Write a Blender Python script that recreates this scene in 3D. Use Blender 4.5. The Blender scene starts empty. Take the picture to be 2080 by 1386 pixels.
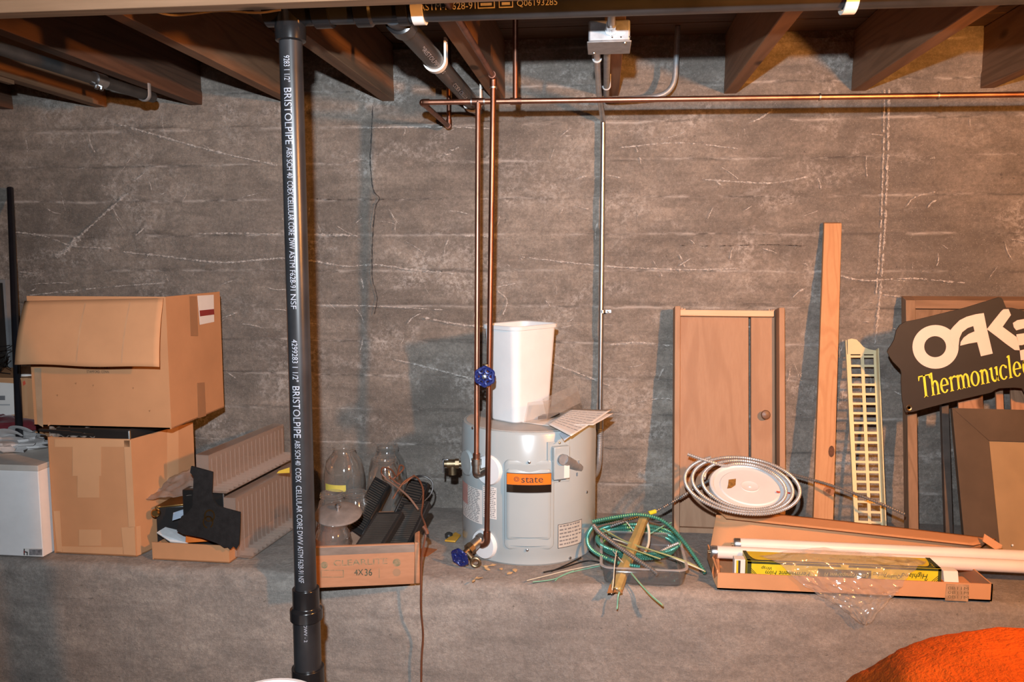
import bpy, bmesh, math, random
import numpy as np
from mathutils import Vector, Matrix, noise

random.seed(7)
S = bpy.context.scene
C = S.collection

# ------------------------------------------------------------------ camera
FPX = 1650.0
EYE = Vector((0.0, 0.0, 1.55))
TILT = math.atan(171 / FPX)
YAW = math.atan(186 / FPX * math.cos(TILT))
cam_d = bpy.data.cameras.new('camera')
cam_d.sensor_width = 36.0
cam_d.lens = FPX / 2080 * 36.0
cam_d.clip_start = 0.02
cam = bpy.data.objects.new('camera', cam_d)
C.objects.link(cam)
cam.location = EYE
cam.rotation_euler = (math.pi / 2 - TILT, 0, YAW)
S.camera = cam

# ------------------------------------------------------------------ world, light, exposure
W = bpy.data.worlds.new('world')
S.world = W
W.use_nodes = True
W.node_tree.nodes['Background'].inputs[0].default_value = (0.5, 0.42, 0.36, 1)
W.node_tree.nodes['Background'].inputs[1].default_value = 0.004
S.view_settings.view_transform = 'Standard'
S.view_settings.look = 'None'
S.view_settings.gamma = 1
S.view_settings.exposure = 0.0
S.view_settings.use_curve_mapping = False

FLASH_POWER = 290.0
LAMP_STRENGTH = 2750.0
LAMP_COLOR = (1.0, 0.385, 0.085)
LAMP_AT = Vector((1.12, 0.86, 1.80))
fl = bpy.data.lights.new('camera_flash', 'SPOT')        # the flash gun above the lens
fl.energy = FLASH_POWER
fl.color = (0.90, 1.0, 1.09)
fl.shadow_soft_size = 0.016
fl.spot_size = math.radians(104)
fl.spot_blend = 1.0
flo = bpy.data.objects.new('camera_flash', fl)
C.objects.link(flo)
flo.location = EYE + Vector((-0.05, 0.0, 0.215))
flo.rotation_euler = (math.pi / 2 - TILT, 0, YAW)

# ------------------------------------------------------------------ helpers
FW = Vector((-math.sin(YAW) * math.cos(TILT), math.cos(YAW) * math.cos(TILT), -math.sin(TILT)))
RT = Vector((math.cos(YAW), math.sin(YAW), 0))
UP = RT.cross(FW)

def ray(x, y):
    return FW + RT * ((x - 1040) / FPX) + UP * (-(y - 693) / FPX)
def PY(x, y, Y):
    d = ray(x, y); return EYE + d * (Y / d.y)
def PZ(x, y, Z):
    d = ray(x, y); return EYE + d * ((Z - EYE.z) / d.z)
def PX(x, y, X):
    d = ray(x, y); return EYE + d * (X / d.x)

WALL = 2.85
LEDGE = 0.639
EDGE = 2.19
JB = 2.094          # underside of the joists
SUB = 2.287         # underside of the subfloor

def V(*a):
    return Vector(a)

def curve_pts(ctrl, n=8, closed=False):
    P = [Vector(p) for p in ctrl]
    out = []
    m = len(P)
    rng = range(m if closed else m - 1)
    for i in rng:
        if closed:
            a, b, c, d = P[(i - 1) % m], P[i], P[(i + 1) % m], P[(i + 2) % m]
        else:
            a = P[i - 1] if i > 0 else P[i] * 2 - P[i + 1]
            b, c = P[i], P[i + 1]
            d = P[i + 2] if i + 2 < m else P[i + 1] * 2 - P[i]
        for k in range(n):
            t = k / n
            out.append(0.5 * ((2 * b) + (c - a) * t + (2 * a - 5 * b + 4 * c - d) * t * t + (-a + 3 * b - 3 * c + d) * t ** 3))
    if not closed:
        out.append(P[-1])
    return out

def resample(path, step):
    out = [path[0]]
    acc = 0.0
    for a, b in zip(path, path[1:]):
        d = (b - a).length
        if d < 1e-9:
            continue
        t = step - acc
        while t <= d:
            out.append(a.lerp(b, t / d)); t += step
        acc = (acc + d) % step if step else 0
    if (out[-1] - path[-1]).length > step * 0.3:
        out.append(path[-1])
    return out

def bend_path(pts, r, n=6):
    """polyline with rounded corners of radius r"""
    P = [Vector(p) for p in pts]
    out = [P[0]]
    for i in range(1, len(P) - 1):
        a, b, c = P[i - 1], P[i], P[i + 1]
        d1 = (a - b).normalized(); d2 = (c - b).normalized()
        rr = min(r, (a - b).length * .49, (c - b).length * .49)
        s, e = b + d1 * rr, b + d2 * rr
        for k in range(n + 1):
            t = k / n
            out.append((1 - t) ** 2 * s + 2 * t * (1 - t) * b + t * t * e)
    out.append(P[-1])
    return out

ORI = {}

class MB:
    def __init__(self):
        self.v = []; self.f = []
    def add(self, vs, fs):
        o = len(self.v)
        self.v += [Vector(p) for p in vs]
        self.f += [tuple(o + i for i in q) for q in fs]
        return self
    def box(self, x0, x1, y0, y1, z0, z1):
        return self.hexa([(x0, y0, z0), (x1, y0, z0), (x1, y1, z0), (x0, y1, z0), (x0, y0, z1), (x1, y0, z1), (x1, y1, z1), (x0, y1, z1)])
    def hexa(self, p):
        return self.add(p, [(3, 2, 1, 0), (4, 5, 6, 7), (0, 1, 5, 4), (1, 2, 6, 5), (2, 3, 7, 6), (3, 0, 4, 7)])
    def obox(self, o, u, v, w):
        o, u, v, w = Vector(o), Vector(u), Vector(v), Vector(w)
        if u.cross(v).dot(w) < 0:
            o = o + w; w = -w
        return self.hexa([o, o + u, o + u + v, o + v, o + w, o + u + w, o + u + v + w, o + v + w])
    def prism(self, pts, ext):
        ext = Vector(ext); pts = [Vector(p) for p in pts]; n = len(pts)
        nn = Vector((0, 0, 0))
        for i in range(n):
            a, b = pts[i], pts[(i + 1) % n]
            nn += a.cross(b)
        if nn.dot(ext) > 0:
            pts = pts[::-1]
        self.add(pts + [p + ext for p in pts], [tuple(range(n)), tuple(range(2 * n - 1, n - 1, -1))] +
                 [(i, n + i, n + (i + 1) % n, (i + 1) % n) for i in range(n)])
        return self
    def tube(self, path, r, n=10, caps=True, rmod=None, flat=1.0):
        P = [Vector(p) for p in path]
        T = []
        for i in range(len(P)):
            t = P[min(i + 1, len(P) - 1)] - P[max(i - 1, 0)]
            T.append(t.normalized())
        a = Vector((0, 0, 1)) if abs(T[0].z) < .9 else Vector((1, 0, 0))
        nrm = (a - T[0] * a.dot(T[0])).normalized()
        vs = []; fs = []
        for i, p in enumerate(P):
            nrm = (nrm - T[i] * nrm.dot(T[i])).normalized()
            bn = T[i].cross(nrm)
            rr = r if rmod is None else r * rmod(i)
            if isinstance(rr, (list, tuple)):
                rr = rr[i]
            for k in range(n):
                an = 2 * math.pi * k / n
                vs.append(p + nrm * (math.cos(an) * rr) + bn * (math.sin(an) * rr * flat))
        for i in range(len(P) - 1):
            for k in range(n):
                k2 = (k + 1) % n
                fs.append((i * n + k, i * n + k2, (i + 1) * n + k2, (i + 1) * n + k))
        if caps:
            fs.append(tuple(range(n - 1, -1, -1)))
            m = (len(P) - 1) * n
            fs.append(tuple(range(m, m + n)))
        return self.add(vs, fs)
    def lathe(self, prof, c=(0, 0, 0), axis=(0, 0, 1), n=28, sx=1.0):
        """prof: list of (radius, height) along axis"""
        ax = Vector(axis).normalized(); c = Vector(c)
        a = Vector((1, 0, 0)) if abs(ax.x) < .9 else Vector((0, 1, 0))
        u = (a - ax * a.dot(ax)).normalized(); w = ax.cross(u)
        vs = []; fs = []
        for r, h in prof:
            for k in range(n):
                an = 2 * math.pi * k / n
                vs.append(c + ax * h + u * (r * math.cos(an) * sx) + w * (r * math.sin(an)))
        for i in range(len(prof) - 1):
            for k in range(n):
                k2 = (k + 1) % n
                fs.append((i * n + k, i * n + k2, (i + 1) * n + k2, (i + 1) * n + k))
        if prof[0][0] > 1e-6:
            fs.append(tuple(range(n - 1, -1, -1)))
        if prof[-1][0] > 1e-6:
            m = (len(prof) - 1) * n
            fs.append(tuple(range(m, m + n)))
        return self.add(vs, fs)
    def cyl(self, a, b, r, n=16):
        return self.tube([a, b], r, n)
    def grid(self, fn, nu, nv, thick=None):
        vs = [fn(i / nu, j / nv) for j in range(nv + 1) for i in range(nu + 1)]
        fs = [(j * (nu + 1) + i, j * (nu + 1) + i + 1, (j + 1) * (nu + 1) + i + 1, (j + 1) * (nu + 1) + i) for j in range(nv) for i in range(nu)]
        return self.add(vs, fs)
    def build(self, name, mat, parent=None, smooth=True, bevel=0.0, label=None, kind=None, angle=35, solid=0, segs=2):
        me = bpy.data.meshes.new(name)
        o0 = ORI.get(parent.name, Vector((0, 0, 0))) if parent else None
        if parent is None:
            lo = Vector((min(p.x for p in self.v), min(p.y for p in self.v), min(p.z for p in self.v)))
            hi = Vector((max(p.x for p in self.v), max(p.y for p in self.v), max(p.z for p in self.v)))
            o0 = Vector(((lo.x + hi.x) / 2, (lo.y + hi.y) / 2, lo.z))
        me.from_pydata([tuple(p - o0) for p in self.v], [], self.f)
        me.validate()
        me.update()
        bm = bmesh.new(); bm.from_mesh(me)
        bmesh.ops.recalc_face_normals(bm, faces=bm.faces[:]) if len(bm.faces) < 60000 else None
        bm.to_mesh(me); bm.free()
        if smooth:
            me.shade_smooth()
            me.set_sharp_from_angle(angle=math.radians(angle))
        o = bpy.data.objects.new(name, me)
        C.objects.link(o)
        if mat is not None:
            me.materials.append(mat)
        if parent:
            o.parent = parent
        else:
            o.location = o0
        ORI[o.name] = o0
        if solid:
            md = o.modifiers.new('solid', 'SOLIDIFY'); md.thickness = solid; md.offset = 0
        if bevel:
            md = o.modifiers.new('bevel', 'BEVEL'); md.width = bevel; md.segments = segs
            md.limit_method = 'ANGLE'; md.angle_limit = math.radians(40)
        if label:
            o['label'] = label
        if kind:
            o['kind'] = kind
        return o

def thing(name, loc, label, cat, group=None):
    o = bpy.data.objects.new(name, None)
    C.objects.link(o)
    o.location = loc
    o.empty_display_size = .05
    ORI[o.name] = Vector(loc)
    o['label'] = label; o['category'] = cat
    if group:
        o['group'] = group
    return o

def tag(o, label, cat, group=None):
    o['label'] = label; o['category'] = cat
    if group:
        o['group'] = group
    return o

# ------------------------------------------------------------------ materials
def _nt(name):
    m = bpy.data.materials.new(name); m.use_nodes = True
    nt = m.node_tree
    return m, nt, nt.nodes['Principled BSDF']

def _noise(nt, vec, scale, detail=4, rough=.6, dist=0):
    n = nt.nodes.new('ShaderNodeTexNoise')
    n.inputs['Scale'].default_value = scale; n.inputs['Detail'].default_value = detail
    n.inputs['Roughness'].default_value = rough; n.inputs['Distortion'].default_value = dist
    nt.links.new(vec, n.inputs['Vector'])
    return n.outputs['Fac']

def _ramp(nt, fac, lo, hi, c0=(0, 0, 0, 1), c1=(1, 1, 1, 1)):
    r = nt.nodes.new('ShaderNodeValToRGB')
    r.color_ramp.elements[0].position = lo; r.color_ramp.elements[1].position = hi
    r.color_ramp.elements[0].color = c0; r.color_ramp.elements[1].color = c1
    nt.links.new(fac, r.inputs['Fac'])
    return r.outputs['Color']

def _mix(nt, fac, a, b, mode='MIX'):
    m = nt.nodes.new('ShaderNodeMix'); m.data_type = 'RGBA'; m.blend_type = mode
    for s, val in ((0, fac), (6, a), (7, b)):
        if isinstance(val, (int, float)):
            m.inputs[s].default_value = val
        elif isinstance(val, tuple):
            m.inputs[s].default_value = val if len(val) == 4 else val + (1,)
        else:
            nt.links.new(val, m.inputs[s])
    return m.outputs[2]

def _coords(nt, scale=(1, 1, 1), rot=(0, 0, 0)):
    t = nt.nodes.new('ShaderNodeTexCoord')
    mp = nt.nodes.new('ShaderNodeMapping')
    mp.inputs['Scale'].default_value = scale
    mp.inputs['Rotation'].default_value = rot
    nt.links.new(t.outputs['Object'], mp.inputs['Vector'])
    return mp.outputs['Vector']

def _bump(nt, bs, h, strength, dist=.002):
    b = nt.nodes.new('ShaderNodeBump')
    b.inputs['Strength'].default_value = strength; b.inputs['Distance'].default_value = dist
    nt.links.new(h, b.inputs['Height']); nt.links.new(b.outputs['Normal'], bs.inputs['Normal'])

def mat(name, col, rough=.5, metal=0., var=.12, scale=14, bump=0., stretch=(1, 1, 1), col2=None, spec=None, sheen=0, coat=0, lo=.3, hi=.7, bscale=None, bdist=.002):
    m, nt, bs = _nt(name)
    v = _coords(nt, stretch)
    n = _noise(nt, v, scale)
    c2 = col2 if col2 else tuple(max(0, x * (1 - 2.2 * var)) for x in col)
    nt.links.new(_mix(nt, _ramp(nt, n, lo, hi), c2, col), bs.inputs['Base Color'])
    bs.inputs['Roughness'].default_value = rough
    bs.inputs['Metallic'].default_value = metal
    if spec is not None:
        bs.inputs['Specular IOR Level'].default_value = spec
    if coat:
        bs.inputs['Coat Weight'].default_value = coat; bs.inputs['Coat Roughness'].default_value = .08
    if sheen:
        bs.inputs['Sheen Weight'].default_value = sheen; bs.inputs['Sheen Roughness'].default_value = .4
    if bump:
        _bump(nt, bs, _noise(nt, v, bscale or scale * 6), bump, bdist)
    return m

def wood(name, light, dark, axis='Z', rough=.62, ring=26., knots=True, bump=.12):
    st = {'X': (.07, 1, 1), 'Y': (1, .07, 1), 'Z': (1, 1, .07)}[axis]
    m, nt, bs = _nt(name)
    v = _coords(nt, st)
    big = _noise(nt, v, 7, 2, .5, .6)
    w = nt.nodes.new('ShaderNodeMath'); w.operation = 'SINE'
    mul = nt.nodes.new('ShaderNodeMath'); mul.operation = 'MULTIPLY'; mul.inputs[1].default_value = ring * 3
    nt.links.new(big, mul.inputs[0]); nt.links.new(mul.outputs[0], w.inputs[0])
    rings = _ramp(nt, w.outputs[0], -.6 + .6, 1.0)
    fine = _noise(nt, v, 120, 3, .6)
    base = _mix(nt, rings, light, dark)
    mid = tuple((a + b) / 2 for a, b in zip(light, dark))
    base = _mix(nt, .55, base, light)
    base = _mix(nt, _ramp(nt, fine, .35, .75), base, _mix(nt, .35, base, dark))
    blot = _noise(nt, _coords(nt), 3.2, 3, .5)
    base = _mix(nt, _ramp(nt, blot, .45, .8), base, _mix(nt, .45, base, mid))
    if knots:
        vo = nt.nodes.new('ShaderNodeTexVoronoi'); vo.inputs['Scale'].default_value = 4.0
        kst = {'X': (.6, 1.3, 1.3), 'Y': (1.3, .6, 1.3), 'Z': (1.3, 1.3, .6)}[axis]
        nt.links.new(_coords(nt, kst), vo.inputs['Vector'])
        base = _mix(nt, _ramp(nt, vo.outputs['Distance'], .05, .10, (1, 1, 1, 1), (0, 0, 0, 1)), base, tuple(x * .45 for x in dark))
    nt.links.new(base, bs.inputs['Base Color'])
    bs.inputs['Roughness'].default_value = rough
    bs.inputs['Specular IOR Level'].default_value = .3
    _bump(nt, bs, fine, bump, .002)
    return m

def clear(name, tint=(1, 1, 1), rough=.05, refl=.9, density=0.0, haze=(.8, .8, .8), bump=0, f=1.35, edge=4.0):
    """thin clear plastic or glass: see-through with a Fresnel gloss and a little haze"""
    m = bpy.data.materials.new(name); m.use_nodes = True
    nt = m.node_tree; nt.nodes.clear()
    out = nt.nodes.new('ShaderNodeOutputMaterial')
    tr = nt.nodes.new('ShaderNodeBsdfTransparent'); tr.inputs[0].default_value = tint + (1,)
    gl = nt.nodes.new('ShaderNodeBsdfGlossy'); gl.inputs['Roughness'].default_value = rough
    gl.inputs['Color'].default_value = (refl, refl, refl, 1)
    lw = nt.nodes.new('ShaderNodeLayerWeight'); lw.inputs[0].default_value = .5
    pw = nt.nodes.new('ShaderNodeMath'); pw.operation = 'POWER'; pw.inputs[1].default_value = edge
    nt.links.new(lw.outputs['Facing'], pw.inputs[0])
    fr = nt.nodes.new('ShaderNodeMath'); fr.operation = 'MULTIPLY_ADD'; fr.inputs[1].default_value = .75
    fr.inputs[2].default_value = ((f - 1) / (f + 1)) ** 2 * 1.6
    nt.links.new(pw.outputs[0], fr.inputs[0])
    df = nt.nodes.new('ShaderNodeBsdfDiffuse'); df.inputs[0].default_value = haze + (1,)
    m1 = nt.nodes.new('ShaderNodeMixShader'); m1.inputs[0].default_value = density
    nt.links.new(tr.outputs[0], m1.inputs[1]); nt.links.new(df.outputs[0], m1.inputs[2])
    m2 = nt.nodes.new('ShaderNodeMixShader')
    nt.links.new(fr.outputs[0], m2.inputs[0]); nt.links.new(m1.outputs[0], m2.inputs[1]); nt.links.new(gl.outputs[0], m2.inputs[2])
    nt.links.new(m2.outputs[0], out.inputs[0])
    if bump:
        b = nt.nodes.new('ShaderNodeBump'); b.inputs['Strength'].default_value = bump; b.inputs['Distance'].default_value = .004
        nt.links.new(_noise(nt, _coords(nt), 20, 3), b.inputs['Height'])
        nt.links.new(b.outputs[0], gl.inputs['Normal']); nt.links.new(b.outputs[0], lw.inputs['Normal'])
    return m

def concrete(name, light=(.385, .332, .282), dark=(.19, .168, .148), fleck=.5, seams=False):
    m, nt, bs = _nt(name)
    t = _coords(nt)
    big = _noise(nt, _coords(nt, (1, 1, 1.6)), 1.6, 8, .66, .4)
    base = _mix(nt, _ramp(nt, big, .36, .64), dark, light)
    med = _noise(nt, _coords(nt, (.8, 1, 1.5)), 9, 8, .72, .3)
    base = _mix(nt, _ramp(nt, med, .38, .60), _mix(nt, .50, base, tuple(x * .62 for x in dark)), base)
    streak = _noise(nt, _coords(nt, (.7, 1, 11)), 3.4, 6, .7)
    base = _mix(nt, _ramp(nt, streak, .50, .70), base, _mix(nt, .40, base, tuple(x * .6 for x in dark)))
    fine = _noise(nt, t, 85, 6, .8)
    base = _mix(nt, _ramp(nt, fine, .42, .60), _mix(nt, .42, base, tuple(x * .5 for x in dark)), base)
    spk = _noise(nt, t, 260, 3, .7)
    base = _mix(nt, _ramp(nt, spk, .60, .72), base, _mix(nt, .45, base, (.62, .58, .54, 1)))
    height = _mix(nt, .5, fine, med)
    # pale mineral bloom in patches
    patch = _ramp(nt, _noise(nt, _coords(nt, (1, 1, 1.5)), 3.2, 6, .68, .5), .50, .66)
    grit = _ramp(nt, _noise(nt, t, 60, 6, .8), .46, .58)
    f = _mix(nt, 1.0, patch, grit, 'MULTIPLY')
    base = _mix(nt, _mix(nt, fleck, (0, 0, 0, 1), f), base, (.58, .54, .50, 1))
    if seams:
        sep = nt.nodes.new('ShaderNodeSeparateXYZ'); nt.links.new(t, sep.inputs[0])
        wob = nt.nodes.new('ShaderNodeMath'); wob.operation = 'MULTIPLY_ADD'; wob.inputs[1].default_value = .022
        nt.links.new(_noise(nt, _coords(nt, (1, 1, .2)), 5, 4, .6), wob.inputs[0]); nt.links.new(sep.outputs['Z'], wob.inputs[2])
        fr = nt.nodes.new('ShaderNodeMath'); fr.operation = 'PINGPONG'; fr.inputs[1].default_value = .063
        nt.links.new(wob.outputs[0], fr.inputs[0])
        line = _ramp(nt, fr.outputs[0], .0012, .0055, (1, 1, 1, 1), (0, 0, 0, 1))
        pat = _ramp(nt, _noise(nt, _coords(nt, (1, 1, 4)), 5, 6, .75), .42, .56)
        lm = _mix(nt, 1.0, line, pat, 'MULTIPLY')
        dk = _ramp(nt, _noise(nt, _coords(nt, (1, 1, 3)), 4.3, 5, .7), .46, .54)
        colr = _mix(nt, dk, (.56, .52, .48, 1), (.07, .066, .062, 1))
        base = _mix(nt, _mix(nt, .62, (0, 0, 0, 1), lm), base, colr)
    pit = _ramp(nt, _noise(nt, t, 48, 3, .6), .25, .31, (1, 1, 1, 1), (0, 0, 0, 1))
    base = _mix(nt, _mix(nt, .6, (0, 0, 0, 1), pit), base, (.075, .07, .066, 1))
    nt.links.new(base, bs.inputs['Base Color'])
    bs.inputs['Roughness'].default_value = .92
    bs.inputs['Specular IOR Level'].default_value = .2
    _bump(nt, bs, height, .9, .008)
    return m

def chalk(name, col, cover=.6):
    """broken chalky mark: noise decides where it still sticks"""
    m = bpy.data.materials.new(name); m.use_nodes = True
    nt = m.node_tree; nt.nodes.clear()
    out = nt.nodes.new('ShaderNodeOutputMaterial')
    tr = nt.nodes.new('ShaderNodeBsdfTransparent'); df = nt.nodes.new('ShaderNodeBsdfDiffuse'); df.inputs[0].default_value = col + (1,)
    mx = nt.nodes.new('ShaderNodeMixShader')
    r = _ramp(nt, _noise(nt, _coords(nt), 110, 5, .75), .36, .60, (0, 0, 0, 1), (cover, cover, cover, 1))
    nt.links.new(r, mx.inputs[0]); nt.links.new(tr.outputs[0], mx.inputs[1]); nt.links.new(df.outputs[0], mx.inputs[2])
    nt.links.new(mx.outputs[0], out.inputs[0])
    return m

M_CONC = concrete('board_formed_concrete', seams=True, fleck=.62)
M_LEDGE = concrete('ledge_concrete', (.50, .44, .385), (.30, .27, .245), .25)
M_FLOOR = concrete('floor_concrete', (.16, .15, .14), (.10, .095, .09), .1)
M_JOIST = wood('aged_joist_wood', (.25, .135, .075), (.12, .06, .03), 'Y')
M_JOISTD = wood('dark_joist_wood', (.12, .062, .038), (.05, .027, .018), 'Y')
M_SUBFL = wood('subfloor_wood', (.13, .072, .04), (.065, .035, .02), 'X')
M_BEAM = wood('beam_wood', (.24, .145, .085), (.13, .075, .04), 'X')
M_PINE = wood('fresh_pine', (.53, .285, .14), (.39, .175, .075), 'Z', ring=34, knots=False)
M_SHELF = wood('smooth_pine', (.385, .225, .135), (.29, .155, .088), 'Z', ring=14)
M_CRATE = wood('old_crate_wood', (.45, .225, .125), (.29, .135, .07), 'X', ring=10)
M_OLDW = wood('brown_old_wood', (.26, .165, .105), (.14, .085, .05), 'Z')
M_KNOB = mat('dark_turned_wood', (.20, .105, .06), .45)
M_MINERAL = chalk('mineral_bloom', (.60, .56, .52), .78)
M_CRACK = mat('dark_crack', (.06, .056, .053), .95)
M_SEAM = chalk('dark_seam', (.05, .047, .045), .8)
M_ABS = mat('black_abs', (.030, .031, .034), .32, var=.25, scale=9, spec=.55)
M_ABSG = mat('glossy_black_abs', (.012, .012, .013), .22, var=.1, spec=.6)
M_PRINT = mat('pale_pipe_print', (.40, .43, .50), .6, var=.15, scale=60)
M_PRINTY = mat('cream_pipe_print', (.66, .58, .36), .6, var=.15, scale=60)
M_COPPER = mat('copper', (.56, .27, .18), .42, 1.0, var=.22, scale=22, stretch=(1, 1, .4), col2=(.33, .145, .09))
M_COPPERD = mat('tarnished_copper', (.36, .17, .11), .42, 1.0, var=.3, scale=26, stretch=(1, 1, .3), col2=(.16, .075, .055))
M_SOLDER = mat('grey_solder', (.62, .60, .57), .4, 1.0, var=.2)
M_BRASS = mat('dull_brass', (.36, .27, .16), .45, 1.0, var=.25, scale=50, col2=(.17, .12, .075))
M_GALV = mat('galvanised_steel', (.60, .62, .64), .34, 1.0, var=.1, scale=40)
M_GALVD = mat('dull_galvanised', (.34, .36, .38), .45, .35, var=.15, scale=40)
M_STEEL = mat('armoured_steel', (.60, .59, .58), .34, .55, var=.1, scale=70)
M_STEELD = mat('dark_armoured_steel', (.30, .295, .29), .36, .6, var=.1, scale=70)
M_GREENC = mat('green_armoured', (.10, .36, .29), .32, .5, var=.12, scale=50)
M_BLUE = mat('blue_handle', (.015, .03, .20), .3, .2, var=.2, scale=60, spec=.7)
M_WHITEP = mat('white_plastic', (.74, .77, .79), .38, var=.03)
M_HANG = mat('white_hanger_plastic', (.80, .76, .70), .5, var=.03)
M_ENAMEL = mat('grey_enamel', (.38, .435, .45), .24, var=.03, scale=5, coat=.3)
M_ENAMELT = mat('dusty_enamel_top', (.47, .45, .42), .5, var=.1, scale=12)
M_CARD = mat('cardboard', (.54, .275, .135), .85, var=.07, scale=5, bump=.05, spec=.15)
M_CARDL = mat('cardboard_inside', (.58, .305, .155), .85, var=.06, scale=6, bump=.05, spec=.15)
M_TAPE = mat('paper_tape', (.62, .35, .185), .45, var=.05, scale=6)
M_TAPED = mat('brown_tape', (.36, .18, .085), .4, var=.06)
M_PAPER = mat('paper', (.74, .70, .66), .8, var=.03)
M_INK = mat('black_ink', (.035, .033, .032), .7)
M_GREYINK = mat('grey_ink', (.20, .20, .21), .7)
M_RED = mat('dark_red_print', (.28, .03, .025), .6)
M_BLACK = mat('black_plastic', (.020, .019, .019), .28, var=.1, spec=.55)
M_BLACKM = mat('black_felt', (.018, .018, .019), .9, var=.2, scale=60, bump=.3, bscale=300, spec=.2)
M_GOLD = mat('gold_foil', (.60, .36, .13), .3, 1.0)
M_ORANGE = mat('orange_print', (.85, .19, .02), .5)
M_YELLOW = mat('yellow_print', (.78, .60, .03), .35)
M_DKGREEN = mat('dark_green_print', (.045, .06, .02), .4)
M_CREAM = mat('cream_plastic', (.66, .58, .36), .42, var=.05)
M_TUBEG = mat('white_lamp_glass', (.78, .70, .66), .3, var=.03)
M_GLASS = clear('jar_glass', (.955, .96, .955), .05, 1.0, .05, (.66, .65, .62), f=1.6, edge=2.4)
M_CLEARP = clear('clear_plastic', (.92, .92, .91), .08, .9, .10, (.72, .70, .68), f=1.4)
M_FROST = clear('dusty_clear_plastic', (.92, .87, .83), .2, .8, .32, (.50, .40, .34), f=1.4)
M_FILM = clear('clear_film', (.95, .94, .92), .10, 1.0, .24, (.66, .60, .55), 1.0, f=1.7, edge=3.0)
M_CORDB = mat('brown_cord', (.15, .055, .028), .45, var=.1)
M_CORDK = mat('black_cord', (.014, .014, .015), .4)

# ------------------------------------------------------------------ lettering
def text_geo(s, size=1.0, ext=0.0):
    cu = bpy.data.curves.new('t', 'FONT'); cu.body = s; cu.size = size; cu.extrude = ext
    cu.resolution_u = 3
    o = bpy.data.objects.new('t', cu); C.objects.link(o)
    dg = bpy.context.evaluated_depsgraph_get()
    me = bpy.data.meshes.new_from_object(o.evaluated_get(dg))
    vs = [Vector(v.co) for v in me.vertices]; fs = [tuple(p.vertices) for p in me.polygons]
    bpy.data.objects.remove(o); bpy.data.curves.remove(cu); bpy.data.meshes.remove(me)
    return vs, fs

def cut_rows(vs, fs, n=7):
    """slice flat lettering into thin rows so that it can wrap a pipe"""
    bm = bmesh.new()
    bv = [bm.verts.new(v) for v in vs]
    for f in fs:
        try:
            bm.faces.new([bv[i] for i in f])
        except ValueError:
            pass
    y0 = min(v.y for v in vs); y1 = max(v.y for v in vs)
    for k in range(1, n):
        bmesh.ops.bisect_plane(bm, geom=bm.verts[:] + bm.edges[:] + bm.faces[:], plane_co=(0, y0 + (y1 - y0) * k / n, 0), plane_no=(0, 1, 0))
    bm.verts.index_update()
    out = [v.co.copy() for v in bm.verts], [tuple(v.index for v in f.verts) for f in bm.faces]
    bm.free()
    return out

def text_on(mb, s, fn, width=None, height=None, wrap=False):
    """lay a word out: fn(u, v) with u 0..width, v 0..height, to a point in space"""
    vs, fs = text_geo(s)
    if not vs:
        return mb
    if wrap:
        vs, fs = cut_rows(vs, fs)
    x0 = min(v.x for v in vs); x1 = max(v.x for v in vs)
    y0 = min(v.y for v in vs); y1 = max(v.y for v in vs)
    y0 = min(y0, 0) if y0 > -.02 else y0
    su = width / (x1 - x0) if width else height / (y1 - y0)
    sv = height / (y1 - y0) if height else su
    return mb.add([fn((v.x - x0) * su, (v.y - y0) * sv) for v in vs], fs)

def plane_fn(o, u, v, n=None, lift=.0006):
    o = Vector(o); u = Vector(u).normalized(); v = Vector(v).normalized()
    n = u.cross(v).normalized() * lift
    return lambda a, b: o + u * a + v * b + n
# ================================================================== the room
def struct(o):
    o['kind'] = 'structure'
    return o

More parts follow.
